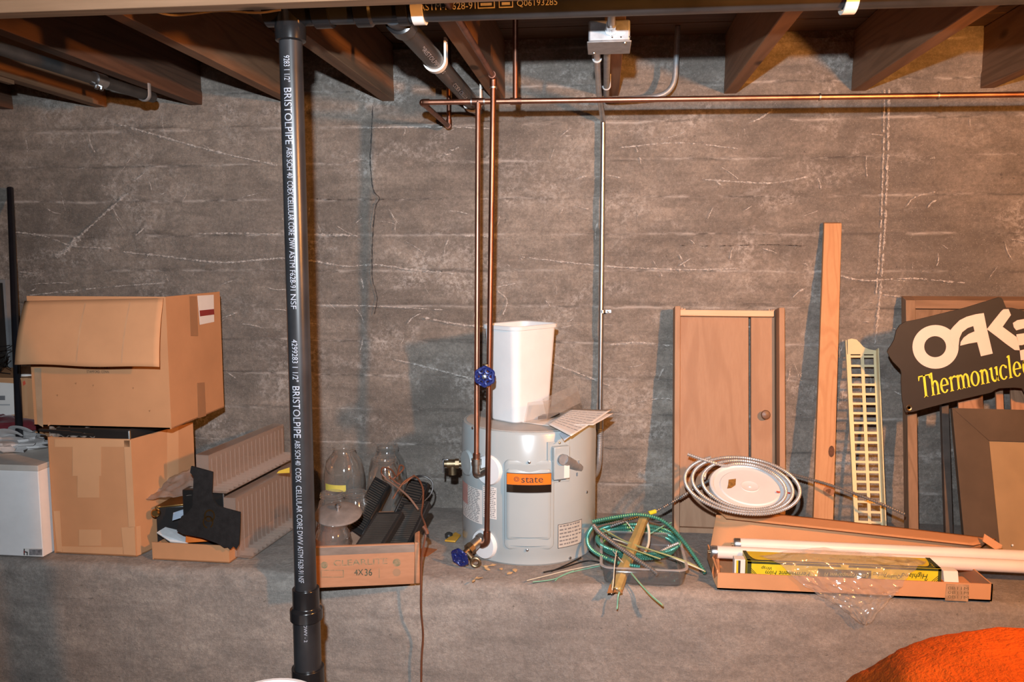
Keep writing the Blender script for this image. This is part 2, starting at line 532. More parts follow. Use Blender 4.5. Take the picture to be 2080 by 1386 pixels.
# back wall: board-formed concrete, the board courses cast into its face
def make_back_wall():
    x0, x1, z0, z1 = -3.4, 3.6, 0.0, 2.30
    nx, nz = 700, 256
    xs = np.linspace(x0, x1, nx + 1); zs = np.linspace(z0, z1, nz + 1)
    rng = np.random.RandomState(3)
    def vnoise(X, Z, sx, sz, seed):
        r = np.random.RandomState(seed); G = r.rand(64, 64)
        a = X / sx; b = Z / sz
        ia = np.floor(a).astype(int); ib = np.floor(b).astype(int)
        fa = a - ia; fb = b - ib
        fa = fa * fa * (3 - 2 * fa); fb = fb * fb * (3 - 2 * fb)
        g = lambda i, j: G[i % 64, j % 64]
        return (g(ia, ib) * (1 - fa) + g(ia + 1, ib) * fa) * (1 - fb) + (g(ia, ib + 1) * (1 - fa) + g(ia + 1, ib + 1) * fa) * fb - .5
    X, Z = np.meshgrid(xs, zs)
    bh = .126
    Zw = Z + .010 * vnoise(X, Z, .7, 3.0, 1) + .004 * vnoise(X, Z, .05, 3.0, 2)
    k = np.floor(Zw / bh); fr = Zw / bh - k
    off = (rng.rand(64) - .5) * .012
    D = off[k.astype(int) % 64]
    edge = np.minimum(fr, 1 - fr) * bh
    D = D + .016 * np.exp(-(edge / .007) ** 2) * (vnoise(X, Z, .10, .5, 4) + .10)
    D = D + .012 * vnoise(X, Z, .5, .4, 5) + .006 * vnoise(X, Z, .08, .05, 6) + .0035 * vnoise(X, Z, .025, .02, 7)
    Yv = WALL - D
    P = np.stack([X, Yv, Z], -1).reshape(-1, 3)
    idx = np.arange((nx + 1) * (nz + 1)).reshape(nz + 1, nx + 1)
    q = np.stack([idx[:-1, :-1], idx[:-1, 1:], idx[1:, 1:], idx[1:, :-1]], -1).reshape(-1, 4)
    me = bpy.data.meshes.new('wall_back')
    nb = len(P)
    back = np.array([[x0, WALL + .2, z0], [x1, WALL + .2, z0], [x1, WALL + .2, z1], [x0, WALL + .2, z1]])
    P = np.concatenate([P, back])
    faces = q.tolist()
    faces.append([nb + 3, nb + 2, nb + 1, nb])
    faces.append(list(idx[-1, :]) + [nb + 2, nb + 3])
    faces.append([nb, nb + 1] + list(idx[0, ::-1]))
    faces.append([nb] + list(idx[:, 0]) + [nb + 3])
    faces.append([nb + 1, nb + 2] + list(idx[::-1, -1]))
    me.from_pydata(P.tolist(), [], faces); me.update(); me.shade_smooth(); me.set_sharp_from_angle(angle=math.radians(50))
    o = bpy.data.objects.new('wall_back', me); C.objects.link(o); me.materials.append(M_CONC)
    ORI[o.name] = Vector((0, 0, 0))
    return struct(o)
wall_back = make_back_wall()

def ribbon(mb, pts, w, jit=.3, lift=.012, step=.012, gap=0.0, rnd=random):
    path = resample(curve_pts([PY(x, y, WALL - lift) for x, y in pts], 10), step)
    run = []
    def flush(run):
        if len(run) < 2:
            return
        L = []; R = []
        for i, p in enumerate(run):
            t = (run[min(i + 1, len(run) - 1)] - run[max(i - 1, 0)]).normalized()
            n = Vector((-t.z, 0, t.x))
            ww = w * .5 * (1 + jit * (rnd.random() * 2 - 1)) * (0.35 if i in (0, len(run) - 1) else 1)
            j = n * (rnd.random() - .5) * w * .5
            L.append(p + n * ww + j); R.append(p - n * ww + j)
        o = len(mb.v); m = len(run)
        mb.add(L + R, [(i, i + 1, m + i + 1, m + i) for i in range(m - 1)])
    for p in path:
        if gap and rnd.random() < gap:
            flush(run); run = []
        else:
            run.append(p)
    flush(run)

streaks = [
    ([(250, 512), (330, 520), (400, 529), (463, 533), (571, 525), (632, 530), (705, 541), (765, 538), (844, 549), (940, 557)], .0045, .05),
    ([(240, 252), (320, 275), (400, 298), (495, 321), (565, 336)], .0045, .06),
    ([(400, 475), (480, 474), (568, 476)], .004, .22), ([(635, 476), (727, 479)], .006, .18), ([(936, 478), (1010, 481)], .006, .1),
    ([(112, 520), (130, 512), (165, 478)], .016, .03), ([(165, 478), (215, 432), (262, 392)], .007, .06),
    ([(1806, 180), (1803, 330), (1797, 470), (1787, 610), (1777, 700)], .005, .16), ([(1797, 182), (1794, 330), (1789, 470), (1780, 600)], .004, .22),
    ([(1060, 522), (1180, 536), (1300, 545), (1420, 548), (1500, 545)], .004, .12), ([(1702, 560), (1760, 570), (1850, 566), (1960, 575)], .004, .15),
    ([(1240, 700), (1300, 696), (1360, 702)], .004, .2), ([(1100, 730), (1180, 760), (1240, 785)], .004, .2),
    ([(860, 645), (940, 660), (1040, 668)], .005, .2), ([(640, 620), (760, 622), (900, 630)], .003, .3),
    ([(800, 730), (850, 742), (960, 770)], .0045, .15), ([(1430, 365), (1560, 372), (1640, 360)], .004, .2),
    ([(20, 470), (90, 480), (150, 500), (230, 505)], .004, .12), ([(60, 600), (200, 585), (330, 575)], .003, .3),
    ([(1260, 300), (1380, 290), (1500, 302)], .003, .3), ([(720, 260), (900, 258), (1000, 262)], .003, .3),
    ([(1520, 250), (1545, 240), (1570, 222)], .004, .1), ([(1840, 420), (1860, 400), (1900, 390)], .003, .1),
    ([(1280, 820), (1340, 810), (1365, 812)], .003, .1), ([(1010, 590), (1030, 610), (1022, 640)], .003, .1),
]
for pts, w, g in streaks:
    mb = MB(); ribbon(mb, pts, w * 1.1, .8, gap=g * .15, step=.006)
    mb.build('mineral_streak', M_MINERAL, wall_back, smooth=False)
mb = MB(); rs = random.Random(11)
for i in range(170):
    x = rs.uniform(20, 2060); y = rs.uniform(225, 800)
    a = rs.choice([rs.gauss(0, .3), rs.gauss(1.4, .35), rs.uniform(-1.5, 1.5)]); l = rs.uniform(8, 46)
    ribbon(mb, [(x, y), (x + l * .5 * math.cos(a) + rs.uniform(-3, 3), y + l * .5 * math.sin(a) + rs.uniform(-3, 3)), (x + l * math.cos(a), y + l * math.sin(a))], rs.uniform(.0015, .0042), .8, gap=.03, rnd=rs, step=.008)
mb.build('scratch_marks', M_MINERAL, wall_back, smooth=False, kind='stuff')
mb = MB(); ribbon(mb, [(757, 215), (754, 280), (752, 330), (758, 385), (771, 402), (763, 420), (757, 480), (756, 560), (763, 590), (766, 610), (760, 640)], .0035, .6, step=.006)
mb.build('crack', M_CRACK, wall_back, smooth=False)
mb = MB(); ribbon(mb, [(1360, 498), (1450, 500), (1560, 497), (1640, 500)], .003, .8, step=.008, gap=.25); ribbon(mb, [(640, 404), (720, 407), (800, 404)], .003, .8, step=.008, gap=.3)
mb.build('seam_crack', M_SEAM, wall_back, smooth=False)

# other walls, floor
for nm, b in (('wall_left', (-3.6, -3.4, -3.0, WALL + .2, 0, SUB)), ('wall_right', (3.6, 3.8, -3.0, WALL + .2, 0, SUB)), ('wall_front', (-3.6, 3.8, -3.2, -3.0, 0, SUB))):
    o = MB().box(*b).build(nm, M_FLOOR, None, smooth=False); struct(o)
struct(MB().box(-3.6, 3.8, -3.2, WALL + .2, -.12, 0).build('floor', M_FLOOR, None, smooth=False))

# concrete ledge the things stand on, with a worn rounded lip
def make_ledge():
    prof = []
    for k in range(34):
        prof.append((WALL + .02 - k * (WALL + .02 - EDGE - .03) / 33, LEDGE))
    for k in range(1, 7):
        a = k / 7 * math.pi / 2
        prof.append((EDGE + .03 - .03 * math.sin(a), LEDGE - .03 + .03 * math.cos(a)))
    for k in range(46):
        prof.append((EDGE + .0 - .02 * k / 45, LEDGE - .03 - (LEDGE - .03) * k / 45))
    nx = 520; x0, x1 = -3.4, 3.6
    vs = []; m = len(prof)
    for i in range(nx + 1):
        x = x0 + (x1 - x0) * i / nx
        for j, (y, z) in enumerate(prof):
            q = Vector((x, y, z))
            lip = math.exp(-((z - LEDGE) ** 2 + max(0, y - EDGE - .03) ** 2) / .0012)
            n1 = noise.noise(q * 5); n2 = noise.noise(q * 22); n3 = noise.noise(q * 60)
            top = 1.0 if j < 33 else 0.0
            dz = (.0015 * n1 + .001 * n2) * top + lip * (-.004 + .005 * n2 + .003 * n3)
            dy = (1 - top) * (.006 * n1 + .0025 * n2 + .001 * n3) + lip * .006 * n2
            vs.append((x, y + dy, z + dz))
    fs = [(i * m + j, i * m + j + 1, (i + 1) * m + j + 1, (i + 1) * m + j) for i in range(nx) for j in range(m - 1)]
    o = MB().add(vs, fs)
    return struct(o.build('concrete_ledge', M_LEDGE, None))
ledge = make_ledge()

# ceiling: subfloor boards over joists
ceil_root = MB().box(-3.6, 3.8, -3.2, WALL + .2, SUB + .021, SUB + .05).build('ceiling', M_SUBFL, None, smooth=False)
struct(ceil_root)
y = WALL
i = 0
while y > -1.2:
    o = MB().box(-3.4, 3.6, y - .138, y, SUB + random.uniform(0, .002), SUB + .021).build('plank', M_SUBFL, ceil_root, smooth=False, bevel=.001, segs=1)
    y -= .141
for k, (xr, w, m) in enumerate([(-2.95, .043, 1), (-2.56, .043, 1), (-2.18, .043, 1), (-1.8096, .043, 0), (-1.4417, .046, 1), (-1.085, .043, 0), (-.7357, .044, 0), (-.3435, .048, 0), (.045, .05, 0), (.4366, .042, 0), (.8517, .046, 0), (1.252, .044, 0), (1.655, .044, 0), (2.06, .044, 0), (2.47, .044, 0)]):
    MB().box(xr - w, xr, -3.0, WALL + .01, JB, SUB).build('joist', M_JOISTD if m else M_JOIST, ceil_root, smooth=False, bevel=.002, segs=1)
# chip of wood left under one joist
MB().box(-1.842, -1.822, 2.16, 2.40, JB - .012, JB).build('nailed_strip', M_JOIST, ceil_root, smooth=False)
# board nailed across under the joists
b = PY(0, 22, 1.46); b2 = PY(835, 0, 1.46)
zb = (b.z + b2.z) / 2
struct(MB().box(-3.4, 3.6, 1.46, 1.498, zb, JB).build('support_beam', M_BEAM, None, smooth=False, bevel=.002))

# bare bulb that lights the room warm
lamp = thing('ceiling_lamp', (LAMP_AT.x, LAMP_AT.y, LAMP_AT.z - .06), 'bare warm light bulb hanging on a cord from the joists', 'lamp')
MB().box(LAMP_AT.x - .05, LAMP_AT.x + .20, LAMP_AT.y - .045, LAMP_AT.y + .045, JB - .02, JB).build('mounting_board', M_JOIST, lamp, smooth=False)
MB().tube([(LAMP_AT.x, LAMP_AT.y, JB - .02), (LAMP_AT.x, LAMP_AT.y, LAMP_AT.z + .12)], .004, 8).build('lamp_cord', M_CORDK, lamp)
MB().lathe([(.008, .17), (.02, .165), (.022, .10), (.019, .09), (0, .09)], LAMP_AT, (0, 0, 1), 20).build('lamp_holder', M_WHITEP, lamp)
mbulb = bpy.data.materials.new('lit_bulb'); mbulb.use_nodes = True
nt = mbulb.node_tree; nt.nodes.clear()
e = nt.nodes.new('ShaderNodeEmission'); e.inputs[0].default_value = LAMP_COLOR + (1,); e.inputs[1].default_value = LAMP_STRENGTH
nt.links.new(e.outputs[0], nt.nodes.new('ShaderNodeOutputMaterial').inputs[0])
MB().lathe([(0, -.036), (.018, -.032), (.030, -.016), (.032, 0), (.027, .022), (.018, .045), (.014, .062), (.014, .095), (0, .095)], LAMP_AT, (0, 0, 1), 14).build('bulb', mbulb, lamp)
# ================================================================== pipes under the ceiling
# ---- black plastic drain: stack, run along the joists, branch to the wall
ST = 1.69
sx_top = PY(591.5, 120, ST); sx_bot = PY(621, 1195, ST)
R15, R20 = .0242, .0302
hz = PY(900, 38, ST).z + R20 - .004
drain = thing('drain_pipe', (sx_bot.x, ST, 0), 'black plastic drain stack with overhead run, white printed lettering', 'pipe')
def stx(z):
    return Vector((sx_top.x + (sx_bot.x - sx_top.x) * (z - sx_top.z) / (sx_bot.z - sx_top.z), ST, z))
zc1 = PY(625, 1205, ST).z; zc2 = PY(625, 1240, ST).z; zc3 = PY(625, 1370, ST).z
zt = PY(590, 84, ST).z
MB().tube([stx(zc1 - .02), stx(hz - .02)], R15, 32).build('stack_pipe', M_ABS, drain)
MB().tube([stx(.0), stx(zc2 + .01)], R20, 32).build('lower_stack_pipe', M_ABS, drain)
c = stx(zc1)
MB().lathe([(R15, .012), (R15 + .0055, .012), (R15 + .0055, -.030), (R20 + .006, -.036), (R20 + .006, -.060), (R20, -.060)], c, (0, 0, 1), 32).build('reducing_coupling', M_ABSG, drain, bevel=.001)
MB().lathe([(R20, .018), (R20 + .006, .018), (R20 + .006, -.06), (R20, -.06)], stx(zc3), (0, 0, 1), 32).build('coupling', M_ABSG, drain, bevel=.001)
MB().lathe([(R15 + .001, -.002), (R15 + .007, 0), (R15 + .008, .012), (R15 + .008, .028), (R20 + .001, .034), (R20 + .001, hz - zt + .02), (0, hz - zt + .02)], stx(zt), (0, 0, 1), 32).build('tee_fitting', M_ABSG, drain, bevel=.001)
hl = stx(hz)
MB().lathe([(0, -.05), (R20 + .001, -.05), (R20 + .001, .05), (R20 + .007, .055), (R20 + .007, .09), (R20, .09)], hl, (1, 0, 0), 32).build('tee_hub', M_ABSG, drain)
bx = PY(822, 62, ST + .10).x
MB().lathe([(R20 + .001, -.08), (R20 + .007, -.075), (R20 + .007, -.045), (R20 + .002, -.04), (R20 + .002, .012), (R20 + .007, .014), (R20 + .007, .034), (R20 + .001, .036)], (bx, ST, hz), (1, 0, 0), 32).build('wye_fitting', M_ABSG, drain)
MB().tube([(hl.x + .05, ST, hz), (3.5, ST, hz - .012)], R20, 32).build('overhead_pipe', M_ABS, drain)
bz = hz - .012
brend = Vector((bx, 2.83, bz + .01))
MB().tube(bend_path([(bx, ST, bz), (bx, ST + .08, bz), brend], .03), R15, 28).build('branch_pipe', M_ABS, drain)
MB().lathe([(R15, 0), (R15 + .006, .002), (R15 + .006, .05), (R15, .052)], (bx, ST + .045, bz), (0, 1, 0), 28).build('branch_hub', M_ABSG, drain)

def pipe_text(mb, s, ya, yb, h, R=R15):
    """printed down the stack between two picture heights"""
    za = PY(600, ya, ST - R15).z; zb = PY(600, yb, ST - R15).z
    base = math.radians(-90) + math.radians(9)
    def fn(u, v):
        z = za - u; cc = stx(z)
        a = base + math.radians(-10) + (v - h * .5) / R
        return cc + Vector((math.cos(a), math.sin(a), 0)) * (R + .0006)
    text_on(mb, s, fn, za - zb, h, wrap=True)
lines = [('9283 1 1/2"', 112, 166, .013), ('BRISTOLPIPE', 178, 293, .016), ('ABS SCH 40', 299, 362, .012), ('COEX CELLULAR CORE', 368, 478, .0125), ('DWV', 484, 506, .012), ('ASTM F628-91', 510, 590, .012), ('NSF', 598, 628, .012),
         ('4299283 1 1/2"', 690, 776, .013), ('BRISTOLPIPE', 785, 890, .016), ('ABS SCH 40', 895, 945, .012), ('COEX', 951, 980, .0125), ('CELLULAR CORE', 987, 1075, .0125), ('DWV', 1079, 1106, .012), ('ASTM F628-91', 1109, 1166, .012), ('NSF', 1170, 1184, .012)]
for s, a, b_, h in lines:
    mb = MB(); pipe_text(mb, s, a, b_, h)
    mb.build('printed_lettering', M_PRINT, drain, smooth=False)
mb = MB()
def fn2(u, v):
    z = PY(640, 1252, ST - R20).z - u; a = math.radians(-90 + 20) + (v - .006) / R20
    return stx(z) + Vector((math.cos(a), math.sin(a), 0)) * (R20 + .0006)
text_on(mb, 'ABS DWV - 2', fn2, .062, .007, wrap=True)
mb.build('printed_lettering', M_PRINT, drain, smooth=False)
mb = MB()
def hfn(x0):
    def f(u, v):
        a = math.radians(-10) + (v - .008) / R20
        return Vector((x0 + u, ST - (R20 + .0008) * math.cos(a), hz - .004 + (R20 + .0008) * math.sin(a)))
    return f
for s, xa, xb in (('ASTM-F-628-91', 851, 966), ('Q06193285', 1050, 1132)):
    a = PY(xa, 8, ST - R20); b_ = PY(xb, 8, ST - R20)
    text_on(mb, s, hfn(a.x), b_.x - a.x, .0130, wrap=True)
for xa, xb in ((970, 1005), (1013, 1042)):
    a = PY(xa, 8, ST - R20).x; b_ = PY(xb, 8, ST - R20).x
    f = hfn(a)
    for r in ((0, 0, b_ - a, .002), (0, .0125, b_ - a, .0145), (0, 0, .002, .0145), (b_ - a - .002, 0, b_ - a, .0145), (.006, .005, b_ - a - .006, .010)):
        mb.add([f(r[0], r[1]), f(r[2], r[1]), f(r[2], r[3]), f(r[0], r[3])], [(0, 1, 2, 3)])
mb.build('printed_lettering', M_PRINTY, drain, smooth=False)
mb = MB()
for s, ya in (('BRISTOLPIPE ABS', 1.90), ('COEX CELLULAR', 2.30)):
    def bf(u, v, ya=ya):
        a = math.radians(-52) + (v - .006) / R15
        return Vector((bx + R15 * 1.02 * math.cos(a), ya + u, bz + .002 + R15 * 1.02 * math.sin(a)))
    mb = MB(); text_on(mb, s, bf, .26, .011, wrap=True)
    mb.build('printed_lettering', M_PRINT, drain, smooth=False)

# ---- white J hooks
def hanger(label, c, axis, R, side, top, w=.024):
    """c: pipe centre, axis: along the pipe, side: unit vector to the nailed leg"""
    c = Vector(c); axis = Vector(axis); side = Vector(side)
    h = thing('pipe_hanger', c - Vector((0, 0, R + .006)), label, 'pipe hanger', 'white plastic pipe hooks')
    t = .0065
    for nm in ('hook',):
        inner = []; outer = []
        n = 22
        for k in range(n + 1):
            a = math.pi * (.93 + 1.07 * k / n) if True else 0
            d = side * math.cos(a) + Vector((0, 0, 1)) * math.sin(a)
            inner.append(c + d * (R + .0008)); outer.append(c + d * (R + t))
        inner.append(c + side * (R + .0008) + Vector((0, 0, top))); outer.append(c + side * (R + t) + Vector((0, 0, top)))
        pts = inner + outer[::-1]
        m = MB(); nI = len(inner)
        o0 = -axis * (w / 2)
        vs = [p + o0 for p in inner] + [p + o0 for p in outer] + [p - o0 for p in inner] + [p - o0 for p in outer]
        fs = []
        for k in range(nI - 1):
            fs += [(k, k + 1, nI + k + 1, nI + k), (2 * nI + k, 3 * nI + k, 3 * nI + k + 1, 2 * nI + k + 1), (k, 2 * nI + k, 2 * nI + k + 1, k + 1), (nI + k, nI + k + 1, 3 * nI + k + 1, 3 * nI + k)]
        fs += [(0, nI, 3 * nI, 2 * nI), (nI - 1, 3 * nI - 1, 4 * nI - 1, 2 * nI - 1)]
        m.add(vs, fs); m.build('hook', M_HANG, h)
    nl = c + side * (R + t) + Vector((0, 0, top * .8))
    MB().lathe([(.004, 0), (.004, .0015), (0, .002)], nl, side, 10).build('nail', M_GALV, h)
    return h
hanger('white pipe hook around overhead black pipe beside the branch', (PY(852, 20, ST).x, ST, hz), (1, 0, 0), R20, (0, 1, 0), .045)
hanger('white pipe hook at right end of the overhead black pipe', (PY(1724, 5, ST).x, ST, hz - .006), (1, 0, 0), R20, (0, 1, 0), .05)
yh = PX(884, 118, bx).y
hanger('big white hook under the middle of the black branch pipe', (bx, yh, bz + .004), (0, 1, 0), R15, (1, 0, 0), .055)
hanger('white hook at the wall end of the black branch pipe', (bx, 2.72, bz + .008), (0, 1, 0), R15, (1, 0, 0), .06)

# ---- copper
CR = .0079
Yh = 2.38; Yb = 2.31
def fitting(mb, a, b_, r=CR * 1.3):
    return mb.tube([a, b_], r, 14)
hL = PY(857, 208, Yh); hR = PY(2080, 192, Yh)
dirh = (hR - hL).normalized()
hEnd = hL + dirh * 3.6
tA = hL + dirh * ((PY(971, 208, Yh).x - hL.x) / dirh.x)
cu1 = thing('copper_pipe', (tA.x, Yh, .9), 'bright copper line along the wall top with tee dropping to the heater', 'pipe')
MB().tube([hL, hEnd], CR, 16).build('horizontal_pipe', M_COPPER, cu1)
botA = PY(968, 936, 2.335)
MB().tube([tA, tA.lerp(botA, .06), botA], CR, 16).build('drop_pipe', M_COPPER, cu1)
fm = MB(); fitting(fm, tA - dirh * .018, tA + dirh * .018); fitting(fm, tA, tA + Vector((0, 0, -.022)))
fm.build('tee', M_COPPERD, cu1)
trE = PX(914, 253, hL.x); trE.z = hL.z - .004
trE.y = min(trE.y, 2.80)
MB().tube(bend_path([hL + dirh * .02, hL, trE, trE + Vector((0, 0, SUB - trE.z - .001))], .014), CR, 16).build('return_pipe', M_COPPERD, cu1)
fm = MB(); fm.tube(bend_path([hL + dirh * .022, hL, hL + (trE - hL).normalized() * .022], .014), CR * 1.25, 14); fm.build('elbow', M_COPPERD, cu1)
fm = MB(); fm.tube(bend_path([trE + (hL - trE).normalized() * .022, trE, trE + Vector((0, 0, .024))], .014), CR * 1.25, 14); fm.build('elbow', M_COPPERD, cu1)
rz = hL + dirh * ((PY(1047, 200, Yh).x - hL.x) / dirh.x)
MB().tube([rz, Vector((rz.x, rz.y, SUB - .001))], CR, 14).build('riser_pipe', M_COPPERD, cu1)
fm = MB()
for x in (1048,):
    p = hL + dirh * ((PY(x, 200, Yh).x - hL.x) / dirh.x); fitting(fm, p - dirh * .016, p + dirh * .016)
fm.build('tee', M_COPPERD, cu1)
for x in (984, 958, 1665, 1905):
    p = hL + dirh * ((PY(x, 200, Yh).x - hL.x) / dirh.x); MB().tube([p - dirh * .002, p + dirh * .002], CR * 1.34, 14).build('solder_joint', M_SOLDER, cu1)

topB = PY(1002, 163, Yb); botB = PY(989, 1088, Yb)
vB = PY(988, 762, Yb)
cu2 = thing('copper_pipe', (botB.x, Yb, botB.z), 'dark tarnished copper supply pipe with blue valve in front of the bin', 'pipe')
MB().tube(bend_path([Vector((topB.x, -2.9, topB.z + .012)), Vector((topB.x, Yb, topB.z + .010)), botB.lerp(topB, .9), botB], .018), CR, 16).build('supply_pipe', M_COPPERD, cu2)
fm = MB(); fm.tube(bend_path([Vector((topB.x, Yb - .026, topB.z + .010)), Vector((topB.x, Yb, topB.z + .010)), Vector((topB.x, Yb, topB.z - .016))], .016), CR * 1.28, 14); fm.build('elbow', M_COPPERD, cu2)
MB().tube([topB + Vector((0, 0, -.018)), topB + Vector((0, 0, -.023))], CR * 1.36, 14).build('solder_joint', M_SOLDER, cu2)
# valve body on the supply pipe
def handwheel(mb, c, n, R=.026, r=.0062, lobes=6):
    c = Vector(c); n = Vector(n).normalized()
    a = Vector((0, 0, 1)) if abs(n.z) < .9 else Vector((1, 0, 0))
    u = (a - n * a.dot(n)).normalized(); w = n.cross(u)
    for k in range(lobes):
        an = 2 * math.pi * (k + .5) / lobes
        p = c + (u * math.cos(an) + w * math.sin(an)) * (R * .70)
        mb.tube([p + (u * math.cos(q) + w * math.sin(q)) * (R * .28) for q in [2 * math.pi * j / 10 for j in range(11)]], r * .62, 6, caps=False)
    for k in range(lobes):
        an = 2 * math.pi * (k + .5) / lobes
        mb.tube([c, c + (u * math.cos(an) + w * math.sin(an)) * R * .5], r * .45, 6)
    mb.tube([c - n * .004, c + n * .005], r, 10)
    ring = [c + (u * math.cos(q) + w * math.sin(q)) * (R * (.93 + .09 * math.cos(q * lobes))) for q in [2 * math.pi * j / 48 for j in range(49)]]
    mb.tube(ring, r * .75, 7, caps=False)
    return mb
m = MB(); m.tube([vB + Vector((0, 0, .032)), vB + Vector((0, 0, .022))], CR * 1.45, 14); m.tube([vB + Vector((0, 0, .022)), vB - Vector((0, 0, .026))], CR * 1.3, 14)
m.tube([vB - Vector((0, 0, .026)), vB - Vector((0, 0, .036))], CR * 1.45, 14); m.tube([vB, vB + Vector((0, -.026, .0))], CR * 1.05, 14); m.tube([vB, vB + Vector((.022, 0, .003))], .0055, 10); m.tube([vB + Vector((.018, 0, .003)), vB + Vector((.024, 0, .003))], .0075, 8)
vb = m.build('valve_body', M_BRASS, cu2)
handwheel(MB(), vB + Vector((0, -.032, 0)), (0, -1, .05), .027).build('handwheel', M_BLUE, vb)
MB().lathe([(.0055, 0), (.0055, .004), (0, .005)], vB + Vector((0, -.038, 0)), (0, -1, 0), 10).build('handle_screw', M_GALV, vb)

# ---- electrical: box under a joist with its conduits
bl = thing('junction_box', (PY(1235, 78, 2.0).x, 2.0, 2.045), 'square steel junction box screwed under a joist', 'junction box')
x0 = PY(1195, 78, 1.95).x; x1 = PY(1280, 78, 1.95).x; zb_ = 2.046
MB().box(x0, x1, 1.95, 2.055, zb_, JB - .0005).build('box_body', M_GALVD, bl, bevel=.005, segs=3)
MB().box(x0 - .003, x1 + .003, 1.947, 2.062, zb_ - .003, zb_).build('cover_plate', M_GALVD, bl, bevel=.003)
kx = PY(1262, 60, 1.95).x; kz = (zb_ + JB) / 2
MB().lathe([(.0125, 0), (.0125, .0008), (.0105, .0012), (0, .0012)], (kx, 1.9501, kz), (0, -1, 0), 20).build('knockout', M_GALVD, bl)
for px_ in ((x0 + .012, 2.045), (x1 - .012, 1.957)):
    MB().lathe([(.0045, 0), (.004, .002), (0, .0028)], (px_[0], px_[1], zb_ - .003), (0, 0, -1), 10).build('screw', M_GALV, bl)
for k in range(3):
    MB().lathe([(.002, 0), (0, .001)], (x0 + .055 + k * .02, 1.9495, zb_ + .008), (0, -1, 0), 8).build('screw_hole', M_CRACK, bl)
ER = .0089
cdt = thing('conduit', (PY(1219, 835, 2.815).x, 2.815, PY(1219, 835, 2.815).z), 'shiny steel conduit running from ceiling box down to the heater', 'conduit')
e1 = PY(1221, 300, 2.815); e0x = PY(1212, 110, 2.07).x
zr = zb_ + .014
eB = PY(1219, 840, 2.815)
MB().tube(bend_path([(e0x, 2.056, zr), (e0x + .002, 2.60, zr - .004), (PY(1225, 215, 2.80).x, 2.815, zr - .05), PY(1225, 262, 2.815), eB], .085, 10), ER, 16).build('conduit_tube', M_GALV, cdt)
m = MB(); m.tube([eB + Vector((0, 0, .012)), eB - Vector((0, 0, .055))], ER * 1.35, 16); m.tube([eB - Vector((0, 0, .010)), eB - Vector((0, 0, .018))], ER * 1.6, 6); m.build('coupling', M_GALV, cdt)
sp = PY(1224, 633, 2.815)
m = MB(); m.tube([sp + Vector((0, 0, .005)), sp - Vector((0, 0, .005))], ER * 1.18, 16); m.obox(sp + Vector((ER, .004, -.005)), (.02, 0, 0), (0, .003, 0), (0, 0, .010)); m.build('strap', M_GALV, cdt)
MB().lathe([(.005, 0), (.004, .003), (0, .004)], sp + Vector((.019, .004, 0)), (0, -1, 0), 10).build('screw', M_GALV, cdt)
# flexible tail to the heater
HC = Vector((-.229, 2.52, LEDGE)); HR = .212; HZ = 1.042
JBX = PY(1166, 938, 2.33)
ang = math.atan2(JBX.y - HC.y, JBX.x - HC.x)
jn = Vector((math.cos(math.radians(-60)), math.sin(math.radians(-60)), 0))
jc = HC + jn * (HR) ; jc.z = PY(1165, 940, 2.33).z
flexp = curve_pts([eB - Vector((0, 0, .05)), PY(1218, 905, 2.79), PY(1215, 945, 2.72), PY(1207, 965, 2.60), PY(1196, 963, 2.48)], 14)
fp = resample(flexp, .0022)
MB().tube(fp, ER * 1.25, 14, rmod=lambda i: 1.0 if i % 3 else .88).build('flexible_conduit', M_GALVD, cdt)
c0 = flexp[-1]; c1 = jc + jn * .030 + Vector((.004, 0, .012))
m = MB(); m.tube([c0 + (c0 - c1).normalized() * .015, c0.lerp(c1, .55)], ER * 1.5, 14); m.tube([c0.lerp(c1, .45), c1 - jn * .01], ER * 1.75, 14); m.build('connector', M_GALVD, cdt)
m = MB(); q = c0.lerp(c1, .5); m.obox(q + Vector((-.006, -.02, .010)), (.012, 0, 0), (0, .012, 0), (0, 0, .014)); m.obox(q + Vector((-.012, -.02, -.022)), (.014, 0, 0), (0, .012, 0), (0, 0, .010)); m.build('clamp_screw', M_GALV, cdt)

cd2 = thing('conduit', (PY(1376, 170, 2.74).x, 2.74, 2.05), 'grey bent conduit rising to the ceiling right of the box', 'conduit')
e3x = PY(1233, 110, 2.07).x
pA = PY(1232, 176, 2.74); pB = PY(1362, 194, 2.74); pC = PY(1376, 100, 2.74)
MB().tube(bend_path([(e3x, 2.056, zr), (e3x, 2.74, zr - .002), pB + Vector((.012, 0, 0)), Vector((pC.x, 2.74, SUB - .001))], .07, 10), ER, 16).build('conduit_tube', M_GALVD, cd2)
cd3 = thing('conduit', (PY(1243, 45, 1.9).x, 1.6, 2.05), 'grey conduit entering the junction box from the front', 'conduit')
c3x = PY(1241, 60, 1.95).x
MB().tube([(c3x, -2.9, kz), (c3x, 1.95, kz)], ER, 16).build('conduit_tube', M_GALVD, cd3)
m = MB(); m.tube([(c3x, 1.90, kz), (c3x, 1.95, kz)], ER * 1.3, 16); m.tube([(c3x, 1.942, kz), (c3x, 1.95, kz)], ER * 1.6, 8); m.build('connector', M_GALV, cd3)
def ystrap(label, x, y, z, side):
    h = thing('conduit_strap', (x, y, z - ER), label, 'strap', 'white conduit straps')
    ring = [Vector((x + (ER + .002) * math.cos(a), y, z + (ER + .002) * math.sin(a))) for a in [math.pi * (1.0 + k / 12) for k in range(13)]]
    if side > 0:
        ring.append(Vector((x + ER + .002, y, JB)))
    else:
        ring = [Vector((x - ER - .002, y, JB))] + ring
    m = MB()
    m.tube(ring, .0022, 8, flat=3.0)
    m.build('strap_band', M_WHITEP, h)
ystrap('white strap on the left conduit just behind the box', e0x, 2.17, zr, -1)
